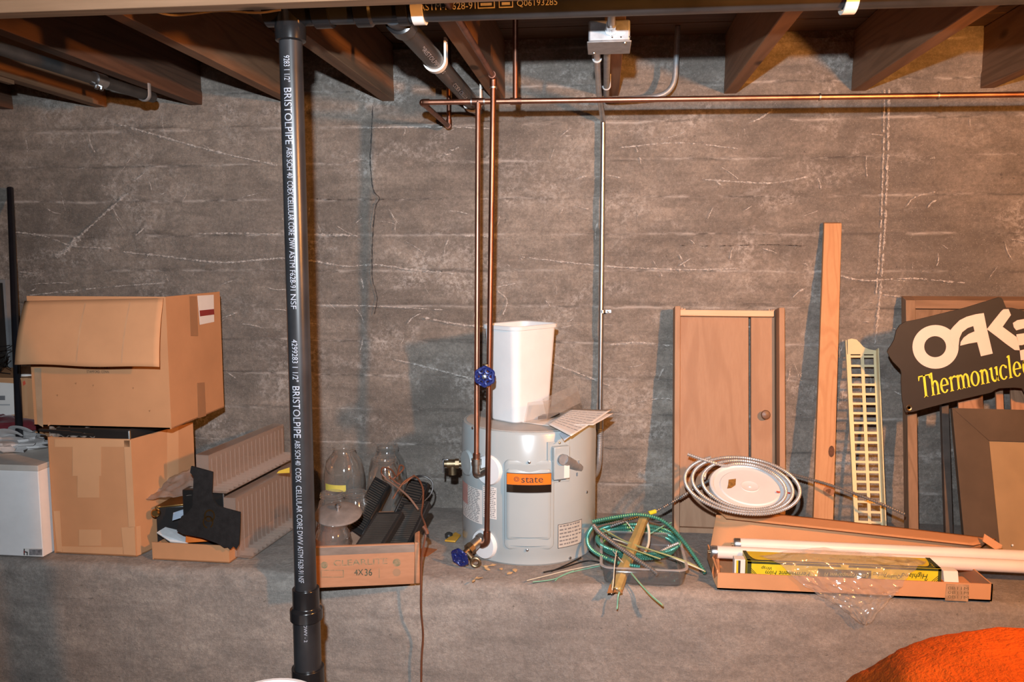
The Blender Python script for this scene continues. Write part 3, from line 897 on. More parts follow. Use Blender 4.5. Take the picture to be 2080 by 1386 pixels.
ystrap('white strap on the right conduit near the wall', e3x, 2.52, zr, 1)

# ---- conduit and cable at far left
M_DKPIPE = mat('dark_steel_pipe', (.075, .078, .08), .42, .5, var=.2)
cd4 = thing('conduit', (-1.75, 2.2, 2.0), 'dark steel pipe hung along the joist at far left', 'pipe')
pa = PY(20, 105, 1.75); pb = PX(318, 206, -1.62)
xx = PY(195, 162, 2.2).x
p1 = PY(0, 100, 1.83); zz = JB - .035
y1_ = 0
d = ray(310, 198); t_ = (zz - EYE.z) / d.z; e_ = EYE + d * t_
d = ray(5, 100); t_ = (zz - EYE.z) / d.z; s_ = EYE + d * t_
xm = (e_.x + s_.x) / 2
MB().tube([(s_.x - (e_.x - s_.x) * .6, s_.y - (e_.y - s_.y) * .6, zz), (e_.x, min(e_.y, 2.82), zz)], .0165, 20).build('pipe_length', M_DKPIPE, cd4)
d = ray(196, 163); cc = EYE + d * ((zz - EYE.z) / d.z)
dv = (e_ - s_).normalized()
f_ = (cc.y - s_.y) / (e_.y - s_.y); cc = s_.lerp(e_, f_); cc.z = zz
m = MB(); m.tube([cc - dv * .022, cc + dv * .022], .020, 20); cp = m.build('pipe_coupling', M_GALV, cd4)
for s2 in (-.011, .011):
    q = cc + dv * s2 + Vector((.004, -.006, -.019))
    MB().lathe([(.006, 0), (.006, .009), (0, .011)], q, (0, -.3, -1), 8).build('bolt', M_GALV, cp)
d = ray(306, 192); cc = EYE + d * ((zz - EYE.z) / d.z); cc = s_.lerp(e_, (cc.y - s_.y) / (e_.y - s_.y)); cc.z = zz
m = MB(); m.tube([cc + Vector((.019 * math.cos(a), 0, .019 * math.sin(a))) for a in [math.pi + math.pi * k / 12 for k in range(13)]] + [cc + Vector((.019, 0, .034))], .003, 8, flat=3)
m.build('hook_strap', M_GALVD, cd4)
o = MB().tube(curve_pts([PY(285, 6, 1.55), PY(318, 24, 1.56), PY(355, 31, 1.6), PY(400, 27, 1.6), PY(450, 22, 1.6), PY(520, 26, 1.6), PY(570, 20, 1.6)], 10), .0022, 8).build('loose_cable', mat('beige_cable', (.34, .25, .16), .6), None)
tag(o, 'thin beige cable drooping between the left joists', 'cable')
# ================================================================== water heater
heater = thing('water_heater', HC, 'squat grey enamelled electric water heater standing on the ledge', 'water heater')
MB().lathe([(0, .0), (HR - .006, 0), (HR - .001, .006), (HR - .001, .034), (HR, .036), (HR, HZ - LEDGE - .034), (HR - .001, HZ - LEDGE - .032), (HR - .001, HZ - LEDGE - .010), (HR - .006, HZ - LEDGE - .002), (HR - .016, HZ - LEDGE - .001), (HR - .02, HZ - LEDGE - .012), (0, HZ - LEDGE - .012)], HC, (0, 0, 1), 96).build('tank_jacket', M_ENAMEL, heater)
MB().lathe([(0, HZ - LEDGE), (HR - .015, HZ - LEDGE), (HR - .015, HZ - LEDGE - .004), (0, HZ - LEDGE - .004)], HC, (0, 0, 1), 96).build('top_lid', M_ENAMELT, heater)
def hcyl(a, z, r=0.0):
    return Vector((HC.x + (HR + r) * math.cos(a), HC.y + (HR + r) * math.sin(a), z))
def hang_(px, py):
    """angle and height on the jacket seen at a pixel"""
    d = ray(px, py)
    o = EYE - Vector((HC.x, HC.y, 0))
    A = d.x ** 2 + d.y ** 2; B = 2 * (o.x * d.x + o.y * d.y); Cc = o.x ** 2 + o.y ** 2 - HR ** 2
    t = (-B - math.sqrt(max(0, B * B - 4 * A * Cc))) / (2 * A)
    p = EYE + d * t
    return math.atan2(p.y - HC.y, p.x - HC.x), p.z
def patch(mb, a0, a1, z0, z1, r0, r1, n=10, chamfer=0.0, skew=0.0):
    """raised curved panel on the jacket from radius offset r0 to r1"""
    vs = []; fs = []
    for k in range(n + 1):
        a = a0 + (a1 - a0) * k / n
        for z, r in ((z0, r0), (z0 + chamfer, r1), (z1 - chamfer, r1), (z1, r0)):
            rr = r
            if k in (0, n):
                rr = r0
            vs.append(hcyl(a, z, rr))
    for k in range(n):
        for j in range(3):
            fs.append((k * 4 + j, (k + 1) * 4 + j, (k + 1) * 4 + j + 1, k * 4 + j + 1))
    return mb.add(vs, fs)
def rpatch(mb, a0, a1, z0, z1, r, h, bev=.006, n=24, rad=.012):
    """rounded-corner raised pad on the curved jacket"""
    w = (a1 - a0) * HR
    def outline(ins):
        pts = []
        cx0, cx1, cz0, cz1 = ins, w - ins, z0 + ins, z1 - ins
        rr = max(rad - ins, .002)
        for (x, z, s) in ((cx1 - rr, cz0 + rr, -90), (cx1 - rr, cz1 - rr, 0), (cx0 + rr, cz1 - rr, 90), (cx0 + rr, cz0 + rr, 180)):
            for k in range(7):
                q = math.radians(s + 15 * k); pts.append((x + rr * math.cos(q), z + rr * math.sin(q)))
        return pts
    rings = [(0, r), (bev * .35, r + h * .7), (bev, r + h), (bev * 1.6, r + h)]
    vs = []; L = 28
    for ins, rr in rings:
        for x, z in outline(ins):
            vs.append(hcyl(a0 + x / HR, z, rr))
    fs = []
    for i in range(len(rings) - 1):
        for k in range(L):
            k2 = (k + 1) % L
            fs.append((i * L + k, i * L + k2, (i + 1) * L + k2, (i + 1) * L + k))
    mb.add(vs, fs)
    # curved top, filled with strips from left to right
    patch(mb, a0 + bev * 1.4 / HR, a1 - bev * 1.4 / HR, z0 + bev * 1.4, z1 - bev * 1.4, r + h * .96, r + h, 14)
    return mb
aL, zA = hang_(1024, 932); aR, _ = hang_(1126, 932); _, zB = hang_(1075, 1118)
pan = rpatch(MB(), aL, aR, zB, zA, 0, .007, .010, rad=.018).build('access_panel', M_ENAMEL, heater)
bL, z1_ = hang_(1030, 958); bR, _ = hang_(1118, 958); _, z0_ = hang_(1075, 1105)
rpatch(MB(), bL, bR, z0_ + .012, z1_ + .012, .006, .008, .008, rad=.010).build('panel_boss', M_ENAMEL, pan)
# orange and black badge
gL, gz1 = hang_(1032, 959); gR, _ = hang_(1117, 959); _, gz0 = hang_(1075, 998); _, gzm = hang_(1075, 983)
RB = .0148
def cpatch(name, m_, a0, a1, z0, z1, r, par, n=12):
    mb = MB()
    mb.grid(lambda u, v: hcyl(a0 + (a1 - a0) * u, z0 + (z1 - z0) * v, r), n, 1)
    return mb.build(name, m_, par, smooth=True)
sh = (RB - 0) 
badge = cpatch('badge', M_INK, gL, gR, gz0 - .002, gz1 + .002, RB, pan)
M_GLOSSB = mat('badge_black', (.02, .014, .01), .15, coat=.5)
M_ORB = mat('badge_orange', (.90, .20, .015), .4)
cpatch('badge_band', M_ORB, gL + .006, gR - .006, gzm, gz1, RB + .0004, badge)
cpatch('badge_foot', M_GLOSSB, gL + .006, gR - .006, gz0, gzm - .0005, RB + .0004, badge)
mb = MB()
def htext(mb, s, a, z, w, h, r):
    return text_on(mb, s, lambda u, v: hcyl(a + u / (HR + r), z + v, r), w, h)
tA_, tz = hang_(1060, 978); tB_, _ = hang_(1104, 978)
htext(mb, 'state', tA_ + .0, tz + .0, (tB_ - tA_) * HR, .0165, RB + .0008)
la, lz = hang_(1051, 971)
for R_ in (.0075, .0045):
    ring = [hcyl(la + R_ * math.cos(q) / HR, lz + R_ * math.sin(q), RB + .0008) for q in [2 * math.pi * k / 20 for k in range(21)]]
    ring2 = [hcyl(la + (R_ - .0013) * math.cos(q) / HR, lz + (R_ - .0013) * math.sin(q), RB + .0008) for q in [2 * math.pi * k / 20 for k in range(21)]]
    mb.add(ring + ring2, [(k, k + 1, 21 + k + 1, 21 + k) for k in range(20)])
mb.build('badge_lettering', M_INK, badge, smooth=False)
def screw(par, px_, py_, lift=.0, r=.0042):
    a, z = hang_(px_, py_)
    MB().lathe([(r * 1.1, 0), (r, .0018), (0, .003)], hcyl(a, z, lift), (math.cos(a), math.sin(a), 0), 10).build('screw', M_GALV, par)
screw(pan, 1075, 938, .006); screw(pan, 1071, 1116, .006)
for q in ((1158, 1134), (960, 870), (1192, 1000)):
    screw(heater, *q)
# white round collars
def disc(name, px_, py_, r, h, m_):
    a, z = hang_(px_, py_); n = Vector((math.cos(a), math.sin(a), 0))
    return MB().lathe([(r, -.010), (r, .0), (r * .92, h), (r * .3, h + .001), (0, h + .001)], hcyl(a, z, .002), n, 32).build(name, m_, heater), hcyl(a, z, .002), n
_, kA, nA = disc('outlet_collar', 993, 955, .046, .006, M_WHITEP)
_, kB, nB = disc('inlet_collar', 984, 1105, .046, .006, M_WHITEP)
M_ENAMEL2 = M_ENAMEL
_, kC, nC = disc('relief_collar', 950, 940, .040, .005, M_ENAMEL)
# outlet elbow up to the copper drop
el = PY(968, 962, 2.335)
m = MB(); m.tube(bend_path([kA - nA * .0, Vector((el.x + .012, el.y + .006, el.z)), Vector((botA.x, botA.y, el.z)), botA + Vector((0, 0, -.002))], .018, 8), .0135, 16); m.tube([botA - Vector((0, 0, .012)), botA + Vector((0, 0, .006))], .0158, 16)
m.build('outlet_elbow', mat('pale_plated_elbow', (.52, .48, .43), .4, 1, var=.2, scale=60), heater)
MB().tube([botA + Vector((0, 0, .006)), botA + Vector((0, 0, .022))], CR * 1.4, 14).build('copper_adapter', M_COPPERD, heater)
# relief valve sticking out left
rv = PY(921, 945, 2.45)
m = MB()
r0_ = hcyl(math.pi + .25, rv.z, -.01)
dd = Vector((-1, -.18, 0)).normalized()
r0_ = Vector((HC.x - HR + .01, 2.47, rv.z)); 
m.tube([r0_, r0_ + dd * .018], .010, 14); m.tube([r0_ + dd * .014, r0_ + dd * .026], .0165, 8); m.tube([r0_ + dd * .024, r0_ + dd * .052], .0145, 16); m.tube([r0_ + dd * .034, r0_ + dd * .034 + Vector((0, 0, -.034))], .0125, 14); m.tube([r0_ + dd * .050, r0_ + dd * .060], .011, 12)
rvo = m.build('relief_valve', M_BRASS, heater)
e0 = r0_ + dd * .060
MB().obox(e0 + Vector((-.006, -.004, -.028)), (.005, 0, 0), (0, .010, 0), (0, 0, .044)).obox(e0 + Vector((-.006, -.004, .012)), (.020, 0, 0), (0, .010, 0), (0, 0, .004)).build('test_lever', M_GALV, rvo, bevel=.001)
# inlet tee with blue drain valve
q0 = Vector((botB.x, botB.y, botB.z)); 
m = MB(); m.tube([q0 + Vector((0, 0, .012)), q0 - Vector((0, 0, .003))], CR * 1.35, 14); m.tube(bend_path([q0, q0 - Vector((0, 0, .022)), q0 + Vector((-.018, .010, -.034)), kB - nB * .01 + Vector((-.012, -.006, .0))], .012), .0105, 14)
m.build('inlet_elbow', M_COPPERD, heater)
cT = PY(968, 1103, 2.315)
dV = (PY(934, 1133, 2.265) - cT)
m = MB(); m.tube([cT + dV.normalized() * -.022, cT + dV * .30], .0155, 16); m.tube([cT - dV.normalized() * .026, cT - dV.normalized() * .012], .018, 8); m.build('tee_fitting', M_SOLDER, heater)
dvn = dV.normalized()
m = MB(); m.tube([cT + dV * .28, cT + dV * .50], .0175, 8); m.tube([cT + dV * .46, cT + dV * .92], .0095, 14); s0 = cT + dV * .62; m.tube([s0, s0 + Vector((.024, -.012, -.020))], .009, 14)
ring = [s0 + Vector((.030, -.016, -.024)) + Vector((math.cos(t) * .0125, -.3 * math.sin(t) * .0, math.sin(t) * .0125)) for t in [2 * math.pi * k / 20 for k in range(21)]]
m.tube(ring, .0045, 8, caps=False)
dvv = m.build('drain_valve', M_BRASS, heater)
handwheel(MB(), cT + dV * 1.0, dvn + Vector((0, -.6, 0)), .026).build('handwheel', M_BLUE, dvv)
# paper labels
def label_(name, p0, p1, lines, m_=M_PAPER, border=False, yshift=0):
    a0, z1 = hang_(*p0); a1, z0 = hang_(*p1)
    lb = cpatch(name, m_, a0, a1, z0, z1, .0008, heater, 14)
    if border:
        mb = MB(); t = .0016
        for (b0, b1, y0, y1) in ((a0, a1, z1 - t, z1), (a0, a1, z0, z0 + t), (a0, a0 + t / HR, z0, z1), (a1 - t / HR, a1, z0, z1)):
            mb.grid(lambda u, v: hcyl(b0 + (b1 - b0) * u, y0 + (y1 - y0) * v, .0012), 10, 1)
        mb.build('label_border', M_INK, lb, smooth=False)
    mb = MB(); rr = random.Random(len(name) + lines)
    for k in range(lines):
        z = z1 - (z1 - z0) * (k + .8) / (lines + .6); h = (z1 - z0) / (lines + 1) * .42
        x = .06
        while x < .9:
            w_ = rr.uniform(.05, .16)
            if x + w_ > .95:
                break
            mb.grid(lambda u, v: hcyl(a0 + (a1 - a0) * (x + w_ * u), z + h * v, .0012), 3, 1)
            x += w_ + rr.uniform(.02, .05)
    mb.build('printed_lines', M_GREYINK, lb, smooth=False)
    return lb, (a0, a1, z0, z1)
label_('data_label', (1133, 1066), (1181, 1102), 6, mat('data_label_paper', (.55, .54, .50), .6), True)
lb, bb = label_('warning_label', (941, 977), (980, 1066), 20)
label_('warning_label', (981, 986), (1009, 1056), 16)
a0, z1 = hang_(940.5, 975); a1, z0 = hang_(951, 1025)
cpatch('red_print', mat('faded_red_print', (.55, .30, .27), .7), a0, a1, z0, z1, .0013, lb)
# wiring box
nj = jn; tj = Vector((-jn.y, jn.x, 0))
jw, jh = .052, PY(1165, 908, 2.33).z - PY(1165, 975, 2.33).z
jb = MB().obox(jc - tj * jw / 2 - Vector((0, 0, jh / 2)) - nj * .004, tj * jw, Vector((0, 0, jh)), nj * .024).build('wiring_box', M_ENAMEL, heater, bevel=.003)
MB().obox(jc - tj * (jw / 2 + .012) - Vector((0, 0, jh / 2 + .012)) - nj * .006, tj * (jw + .02), Vector((0, 0, jh + .024)), nj * .008).build('box_flange', M_ENAMEL, jb, bevel=.001)
MB().obox(jc + tj * .006 - Vector((0, 0, jh * .46)) + nj * .0205, tj * .018, Vector((0, 0, jh * .40)), nj * .0006).build('white_sticker', M_PAPER, jb, smooth=False)
MB().tube([jc + nj * .016 + Vector((0, 0, .012)), jc + nj * .030 + Vector((0, 0, .012))], .0155, 16).build('cable_nut', M_GALVD, jb)
for s in (-1, 1):
    MB().lathe([(.0042, 0), (.0035, .002), (0, .003)], jc + Vector((0, 0, s * (jh / 2 + .007))) + nj * .002, nj, 10).build('screw', M_GALV, jb)

# ---- white waste bin on the heater
tl = PY(975, 657, 2.47); tr = PY(1135, 653, 2.52)
bc = Vector(((tl.x + tr.x) / 2, 2.52, HZ))
bin_ = thing('waste_bin', bc, 'white plastic waste bin standing empty on the water heater', 'waste bin')
ztop = PY(1060, 664, 2.40).z
def rrect(a, b, r, n=6):
    pts = []
    for (cx, cy, s) in ((a - r, -b + r, -90), (a - r, b - r, 0), (-a + r, b - r, 90), (-a + r, -b + r, 180)):
        for k in range(n + 1):
            q = math.radians(s + 90 * k / n); pts.append((cx + r * math.cos(q), cy + r * math.sin(q)))
    return pts
def rr_loft(mb, c, rot, secs, close_bottom=True):
    """secs: (half_a, half_b, corner, z)"""
    cs, sn = math.cos(rot), math.sin(rot)
    L = None; vs = []; fs = []
    for a, b, r, z in secs:
        pts = rrect(a, b, r); L = len(pts)
        vs += [Vector((c.x + x * cs - y * sn, c.y + x * sn + y * cs, z)) for x, y in pts]
    for i in range(len(secs) - 1):
        for k in range(L):
            k2 = (k + 1) % L
            fs.append((i * L + k, i * L + k2, (i + 1) * L + k2, (i + 1) * L + k))
    if close_bottom:
        fs.append(tuple(range(L - 1, -1, -1)))
    mb.add(vs, fs)
    return mb
rot = math.radians(53)
A1, B1, A0, B0 = .098, .072, .081, .058
m = rr_loft(MB(), bc, rot, [(A0 - .004, B0 - .004, .02, HZ + .001), (A0, B0, .022, HZ + .005), (A1, B1, .026, ztop - .012), (A1 - .002, B1 - .002, .024, ztop - .012), (A0 - .003, B0 - .003, .02, HZ + .008), (.002, .002, .001, HZ + .008)])
m.build('bin_body', M_WHITEP, bin_)
m = rr_loft(MB(), bc, rot, [(A1 - .001, B1 - .001, .026, ztop - .014), (A1 + .005, B1 + .005, .03, ztop - .013), (A1 + .006, B1 + .006, .03, ztop - .002), (A1 + .003, B1 + .003, .028, ztop), (A1 - .001, B1 - .001, .025, ztop - .002), (A1 - .003, B1 - .003, .024, ztop - .014)], False)
m.build('rolled_rim', M_WHITEP, bin_)

# ---- papers and clear stand on the heater
def sheet_thing(name, label, cat, corners, lift, mt, curl=.004, print_rows=0, thick=.0006):
    """corners: four points tl, tr, br, bl"""
    P = [Vector(p) for p in corners]
    def f(u, v):
        a = P[3].lerp(P[2], u); b_ = P[0].lerp(P[1], u); p = a.lerp(b_, v)
        return p + Vector((0, 0, lift + curl * (math.sin(u * 3.1 + v) * .5 + (u - .5) ** 2 * 2 + (v - .3) ** 2)))
    o = MB().grid(f, 12, 12).build(name, mt, None, solid=thick)
    tag(o, label, cat)
    if print_rows:
        mb = MB(); rr = random.Random(5)
        for k in range(print_rows):
            v = .92 - .84 * k / print_rows
            x = .08
            while x < .88:
                w_ = rr.uniform(.06, .2)
                def g(a, b_):
                    return f(min(x + w_ * a, .95), v + .018 * b_) + Vector((0, -.0006, .0012))
                mb.grid(g, 3, 1); x += w_ + .03
        mb.build('printed_lines', mat('faint_print', (.50, .46, .44), .8), o, smooth=False)
    return o
zt_ = HZ + .001
def zat(px_, py_, dz=0):
    return PZ(px_, py_, zt_ + dz)
sheet_thing('instruction_sheet', 'bottom cream paper lying on heater top beside the bin', 'paper', [zat(1085, 850), zat(1150, 846), zat(1130, 868), zat(1055, 858)], .000, M_PAPER, .001)
sheet_thing('instruction_sheet', 'blue-grey paper corner hanging below the other heater papers', 'paper', [zat(1120, 862, .003), zat(1160, 862, .003), PY(1160, 886, 2.29) + Vector((0, 0, 0)), PY(1146, 897, 2.285)], .001, mat('bluish_paper', (.50, .55, .62), .8), .001)
top4 = [zat(1160, 838, .012), PY(1243, 836, 2.52), PY(1160, 891, 2.268), zat(1113, 866, .006)]
sheet_thing('instruction_sheet', 'topmost printed instruction sheet curling over the heater edge', 'paper', top4, .003, M_PAPER, .006, 9)
top5 = [zat(1170, 838, .009), PY(1246, 842, 2.50), PY(1205, 866, 2.36), zat(1125, 866, .003)]
sheet_thing('instruction_sheet', 'sheet peeking out right beneath the topmost heater paper', 'paper', top5, .001, M_PAPER, .004)
st = thing('acrylic_stand', zat(1110, 858), 'clear acrylic sign stand lying on heater papers', 'sign stand')
b0 = zat(1066, 858, .004); b1 = zat(1115, 848, .004); n0 = Vector((0, 0, 1))
u_ = PY(1150, 797, 2.46) - PY(1100, 812, 2.40)
o1 = PY(1102, 811, 2.40); o2 = PY(1111, 852, 2.37)
m = MB(); m.obox(o2, PY(1180, 818, 2.52) - o2, (o1 - o2), (.001, .002, 0)); m.build('front_panel', M_CLEARP, st, smooth=False)
m = MB(); m.obox(PY(1064, 858, 2.33), o2 - PY(1064, 858, 2.33), PY(1072, 818, 2.36) - PY(1064, 858, 2.33), (.001, .002, 0)); m.build('side_panel', M_CLEARP, st, smooth=False)
m = MB(); m.obox(zat(1092, 853, .005), zat(1128, 848, .005) - zat(1092, 853, .005), zat(1102, 848, .005) - zat(1092, 853, .005), (0, 0, .010))
tag(m.build('black_clip', M_BLACK, None, bevel=.002), 'small black plastic clip under the acrylic stand on heater', 'clip')
# ================================================================== left group on the ledge
def on_plane(px_, py_, p0, n):
    d = ray(px_, py_); n = Vector(n)
    return EYE + d * ((Vector(p0) - EYE).dot(n) / d.dot(n))
def decal(name, m_, px_pts, p0, n, par, lift=.0007, t=.0005):
    n = Vector(n).normalized()
    pts = [on_plane(x, y, p0, n) + n * lift for x, y in px_pts]
    return MB().prism(pts, n * t).build(name, m_, par, smooth=False)
def rect(x0, y0, x1, y1):
    return [(x0, y0), (x1, y0), (x1, y1), (x0, y1)]
def carton_walls(root, base, z0, z1, m_=M_CARD, t=.004, bottom=True, tops=None):
    """base: fl, fr, br, bl ground points"""
    names = ['front_panel', 'right_panel', 'back_panel', 'left_panel']
    cx = sum(p[0] for p in base) / 4; cy = sum(p[1] for p in base) / 4
    out = []
    for k in range(4):
        a = Vector((base[k][0], base[k][1], z0)); b_ = Vector((base[(k + 1) % 4][0], base[(k + 1) % 4][1], z0))
        e = (b_ - a).normalized(); n = Vector((-e.y, e.x, 0))
        if n.dot(Vector((cx, cy, z0)) - a) < 0:
            n = -n
        zz1 = z1 if tops is None else tops[k]
        m = MB(); m.obox(a, b_ - a, n * t, Vector((0, 0, zz1 - z0)))
        out.append(m.build(names[k], m_, root, smooth=False))
    if bottom:
        MB().prism([Vector((p[0], p[1], z0)) for p in base], (0, 0, t)).build('bottom_panel', m_, root, smooth=False)
    return out

def blob(c, rad, seed=0, amp=.25, freq=2.2, nu=28, nv=16, flat=None):
    c = Vector(c); m = MB(); vs = []
    for j in range(nv + 1):
        th = math.pi * j / nv
        for i in range(nu):
            ph = 2 * math.pi * i / nu
            d = Vector((math.sin(th) * math.cos(ph), math.sin(th) * math.sin(ph), math.cos(th)))
            k = 1 + amp * noise.noise(d * freq + Vector((seed, seed * 2.1, 0))) + amp * .5 * noise.noise(d * freq * 2.7 + Vector((0, seed, 3)))
            p = c + Vector((d.x * rad[0], d.y * rad[1], d.z * rad[2])) * k
            if flat is not None:
                p.z = max(p.z, flat)
            vs.append(p)
    fs = [(j * nu + i, (j + 1) * nu + i, (j + 1) * nu + (i + 1) % nu, j * nu + (i + 1) % nu) for j in range(nv) for i in range(nu)]
    return m.add(vs, fs)

# ---- white foam box
wbz = PY(73, 945, 2.226).z
wb = thing('white_box', (-1.9, 2.4, LEDGE), 'white box with a small logo sticker at far left of ledge', 'box')
wx1 = -1.688
MB().box(-2.12, wx1, 2.222, 2.46, LEDGE, wbz - .018).build('box_body', mat('white_board', (.84, .82, .81), .7, var=.04), wb, bevel=.002, smooth=False)
MB().box(-2.124, wx1 + .003, 2.219, 2.464, wbz - .018, wbz).build('box_lid', mat('dusty_white_lid', (.62, .56, .50), .85, var=.12, scale=9), wb, bevel=.002, smooth=False)
FWB = (0, 2.222, 0)
stk = decal('logo_sticker', M_PAPER, rect(48, 1114, 87, 1129), FWB, (0, -1, 0), wb)
decal('logo_picture', mat('grey_photo_print', (.30, .29, .30), .6, var=.3, scale=120), rect(60, 1116, 86, 1128), FWB, (0, -1, 0), stk, .0014)
decal('logo_letter', M_INK, [(49, 1115), (51, 1115), (51, 1120), (57, 1121), (57, 1128), (55, 1128), (55, 1123), (51, 1122), (51, 1128), (49, 1128)], FWB, (0, -1, 0), stk, .0014)
decal('logo_letter', M_RED, rect(49, 1119, 51, 1124), FWB, (0, -1, 0), stk, .0018)
# ---- cloths on it
M_REDC = mat('dark_red_cloth', (.16, .012, .02), .9, var=.2, scale=20, sheen=.3, bump=.3, bscale=400)
M_WHC = mat('pale_cloth', (.60, .58, .57), .9, var=.12, scale=16, bump=.3, bscale=300)
def cloth_roll(name, label, pts, w, m_, seed, h=.012):
    """a floppy folded strip: a wide soft band doubled over along a path"""
    path = curve_pts([Vector(p) for p in pts], 8)
    m = MB()
    def rm(i):
        return 1 + .25 * noise.noise(path[i] * 25 + Vector((seed, 0, 0)))
    m.tube(path, h, 14, rmod=rm, flat=w / h)
    return tag(m.build(name, m_, None), label, 'cloth')
zc = wbz + .001
cz = lambda x, y, dz: PZ(x, y, wbz + dz)
o = blob(PZ(12, 868, wbz + .060) + Vector((-.03, .03, .0)), (.115, .07, .034), 3, .35, 2.6, flat=wbz + .03).build('cloth', M_REDC, None); tag(o, 'dark red cloth on top of the pale cloths', 'cloth')
o = blob(PZ(20, 905, wbz + .015) + Vector((-.04, .02, 0)), (.14, .085, .030), 8, .45, 3.2, flat=wbz + .001).build('cloth', M_WHC, None); tag(o, 'crumpled pale grey cloth heap on the white box', 'cloth')
def loop(c, r, w, tilt, seed):
    c = Vector(c)
    ps = []
    for k in range(21):
        a = 2 * math.pi * k / 20
        ps.append(c + Vector((r * math.cos(a) * (1.5), -.01 * math.sin(a), r * .75 * math.sin(a))))
    return MB().tube(ps, .0035, 8, flat=7, caps=False)
o = loop(PZ(46, 876, wbz + .055), .014, .02, 0, 1).build('glove_cuff', M_WHC, None); tag(o, 'rolled white cuff loop standing on the cloth heap', 'glove')
o = loop(PZ(24, 884, wbz + .045), .017, .02, 0, 2).build('glove_cuff', M_WHC, None); tag(o, 'wider white cuff loop left of the standing one', 'glove')
o = loop(PZ(62, 898, wbz + .018), .010, .02, 0, 3).build('glove_cuff', M_WHC, None); tag(o, 'small grey cuff loop low at the heap edge', 'glove')
o = MB().prism([cz(44, 915, .002), cz(96, 905, .002), cz(99, 898, .002), cz(52, 905, .002)], (0, 0, .006)).build('foam_plate', M_WHITEP, None, bevel=.002); tag(o, 'thin white foam plate lying beside the cloths', 'plate')
# ---- boxes and bits behind
bx2z = PY(30, 770, 2.5).z
bb_ = thing('cardboard_box', (-2.1, 2.62, LEDGE), 'plain carton with white paper label behind the red cloth', 'box')
fr_x = PY(74, 800, 2.5).x
carton_walls(bb_, [(-2.35, 2.5), (fr_x, 2.5), (fr_x, 2.74), (-2.35, 2.74)], LEDGE, bx2z)
MB().box(-2.35, fr_x, 2.5, 2.74, bx2z, bx2z + .003).build('top_flap', M_CARDL, bb_, smooth=False)
FB2 = (0, 2.5, 0)
pl = decal('paper_label', M_PAPER, [(-20, 776), (29, 779), (32, 842), (-20, 846)], FB2, (0, -1, 0), bb_)
decal('label_print', M_GREYINK, rect(-8, 804, 11, 813), FB2, (0, -1, 0), pl, .0014)
decal('label_print', mat('light_ink', (.5, .5, .5), .7), rect(-5, 821, 21, 824), FB2, (0, -1, 0), pl, .0014)
decal('kraft_strip', M_CARDL, rect(50, 768, 57, 845), FB2, (0, -1, 0), bb_)
decal('red_mark', mat('red_sticker', (.75, .10, .05), .6), [(47, 776), (51, 773), (53, 780), (48, 784)], FB2, (0, -1, 0), bb_, .0014)
cupc = PY(55, 766, 2.56)
o = MB().lathe([(.022, 0), (.026, .035), (.027, .036), (.023, .036), (.020, .003), (0, .003)], (cupc.x, 2.56, bx2z + .003), (0, 0, 1), 24).build('paper_cup', M_PAPER, None); tag(o, 'small white cup on the carton behind the big flap', 'cup')
tp = PY(20.5, 383, 2.825); md_ = PY(38, 850, 2.44)
dr = (md_ - tp); bt = tp + dr * ((wbz + .001 - tp.z) / dr.z)
o = MB().tube([tp, bt], .0115, 20).build('black_tube', mat('black_enamel_tube', (.012, .012, .015), .18, spec=.7), None); tag(o, 'long black metal tube leaning on the wall at far left', 'tube')
fpn = thing('dark_picture', (-2.2, 2.76, LEDGE), 'dark framed panel leaning behind the black tube at picture edge', 'picture')
fx = PY(16, 600, 2.78).x; fz = PY(5, 568, 2.78).z
MB().box(-2.6, fx - .004, 2.775, 2.785, LEDGE, fz - .012).build('panel_sheet', mat('dark_panel', (.03, .025, .022), .4), fpn, smooth=False)
for b in ((-2.6, fx + .004, 2.765, 2.79, fz - .012, fz), (fx - .006, fx + .004, 2.765, 2.79, LEDGE, fz - .012)):
    MB().box(*b).build('frame_rail', mat('grey_frame', (.22, .23, .24), .5), fpn, smooth=False)
M_WIRE = mat('black_wire', (.012, .012, .012), .4)
wc = PY(8, 735, 2.58)
for k in range(7):
    rr = random.Random(k + 40)
    pts = [wc + Vector((rr.uniform(-.10, .02), rr.uniform(-.02, .02), rr.uniform(-.04, .05))) for _ in range(3)] + [PY(rr.uniform(14, 28), rr.uniform(700, 764), 2.57)]
    pts = [Vector((p.x, p.y, max(p.z, bx2z + .006))) for p in pts]
    o = MB().tube(curve_pts(pts, 8), .0016, 6).build('wire', M_WIRE, None)
    tag(o, 'thin black wire in the tangle left of the tube', 'wire', 'black wires left of the tube')

# ---- upper carton with a hanging flap
Y1 = 2.28
cA = PY(348, 872, Y1); ztop1 = PY(333, 603, Y1).z; cB = PZ(455, 828, cA.z); cL = PY(70, 862, Y1)
depth1 = cB.y - Y1
c1 = thing('cardboard_box', ((cA.x + cL.x) / 2, 2.42, cA.z), 'upper brown carton with its long front flap hanging open', 'box')
z0c = cA.z
pans = carton_walls(c1, [(cL.x, Y1), (cA.x, Y1), (cB.x, cB.y), (cL.x + cB.x - cA.x, cB.y)], z0c, ztop1, tops=[ztop1, ztop1, ztop1 - .05, ztop1 - .04])
fA = PY(52, 612, Y1); fB = PY(333, 606, Y1); fC = PY(325, 746, Y1 - .075); fD = PY(32, 741, Y1 - .08)
def flapf(u, v):
    p = fA.lerp(fB, u).lerp(fD.lerp(fC, u), v)
    return p + Vector((0, -.008 * math.sin(v * math.pi) + .004 * math.sin(u * 6.2) * v - .003, .002 * math.sin(u * 9) * v))
flp = MB().grid(flapf, 24, 12).build('front_flap', M_CARDL, c1, solid=.004)
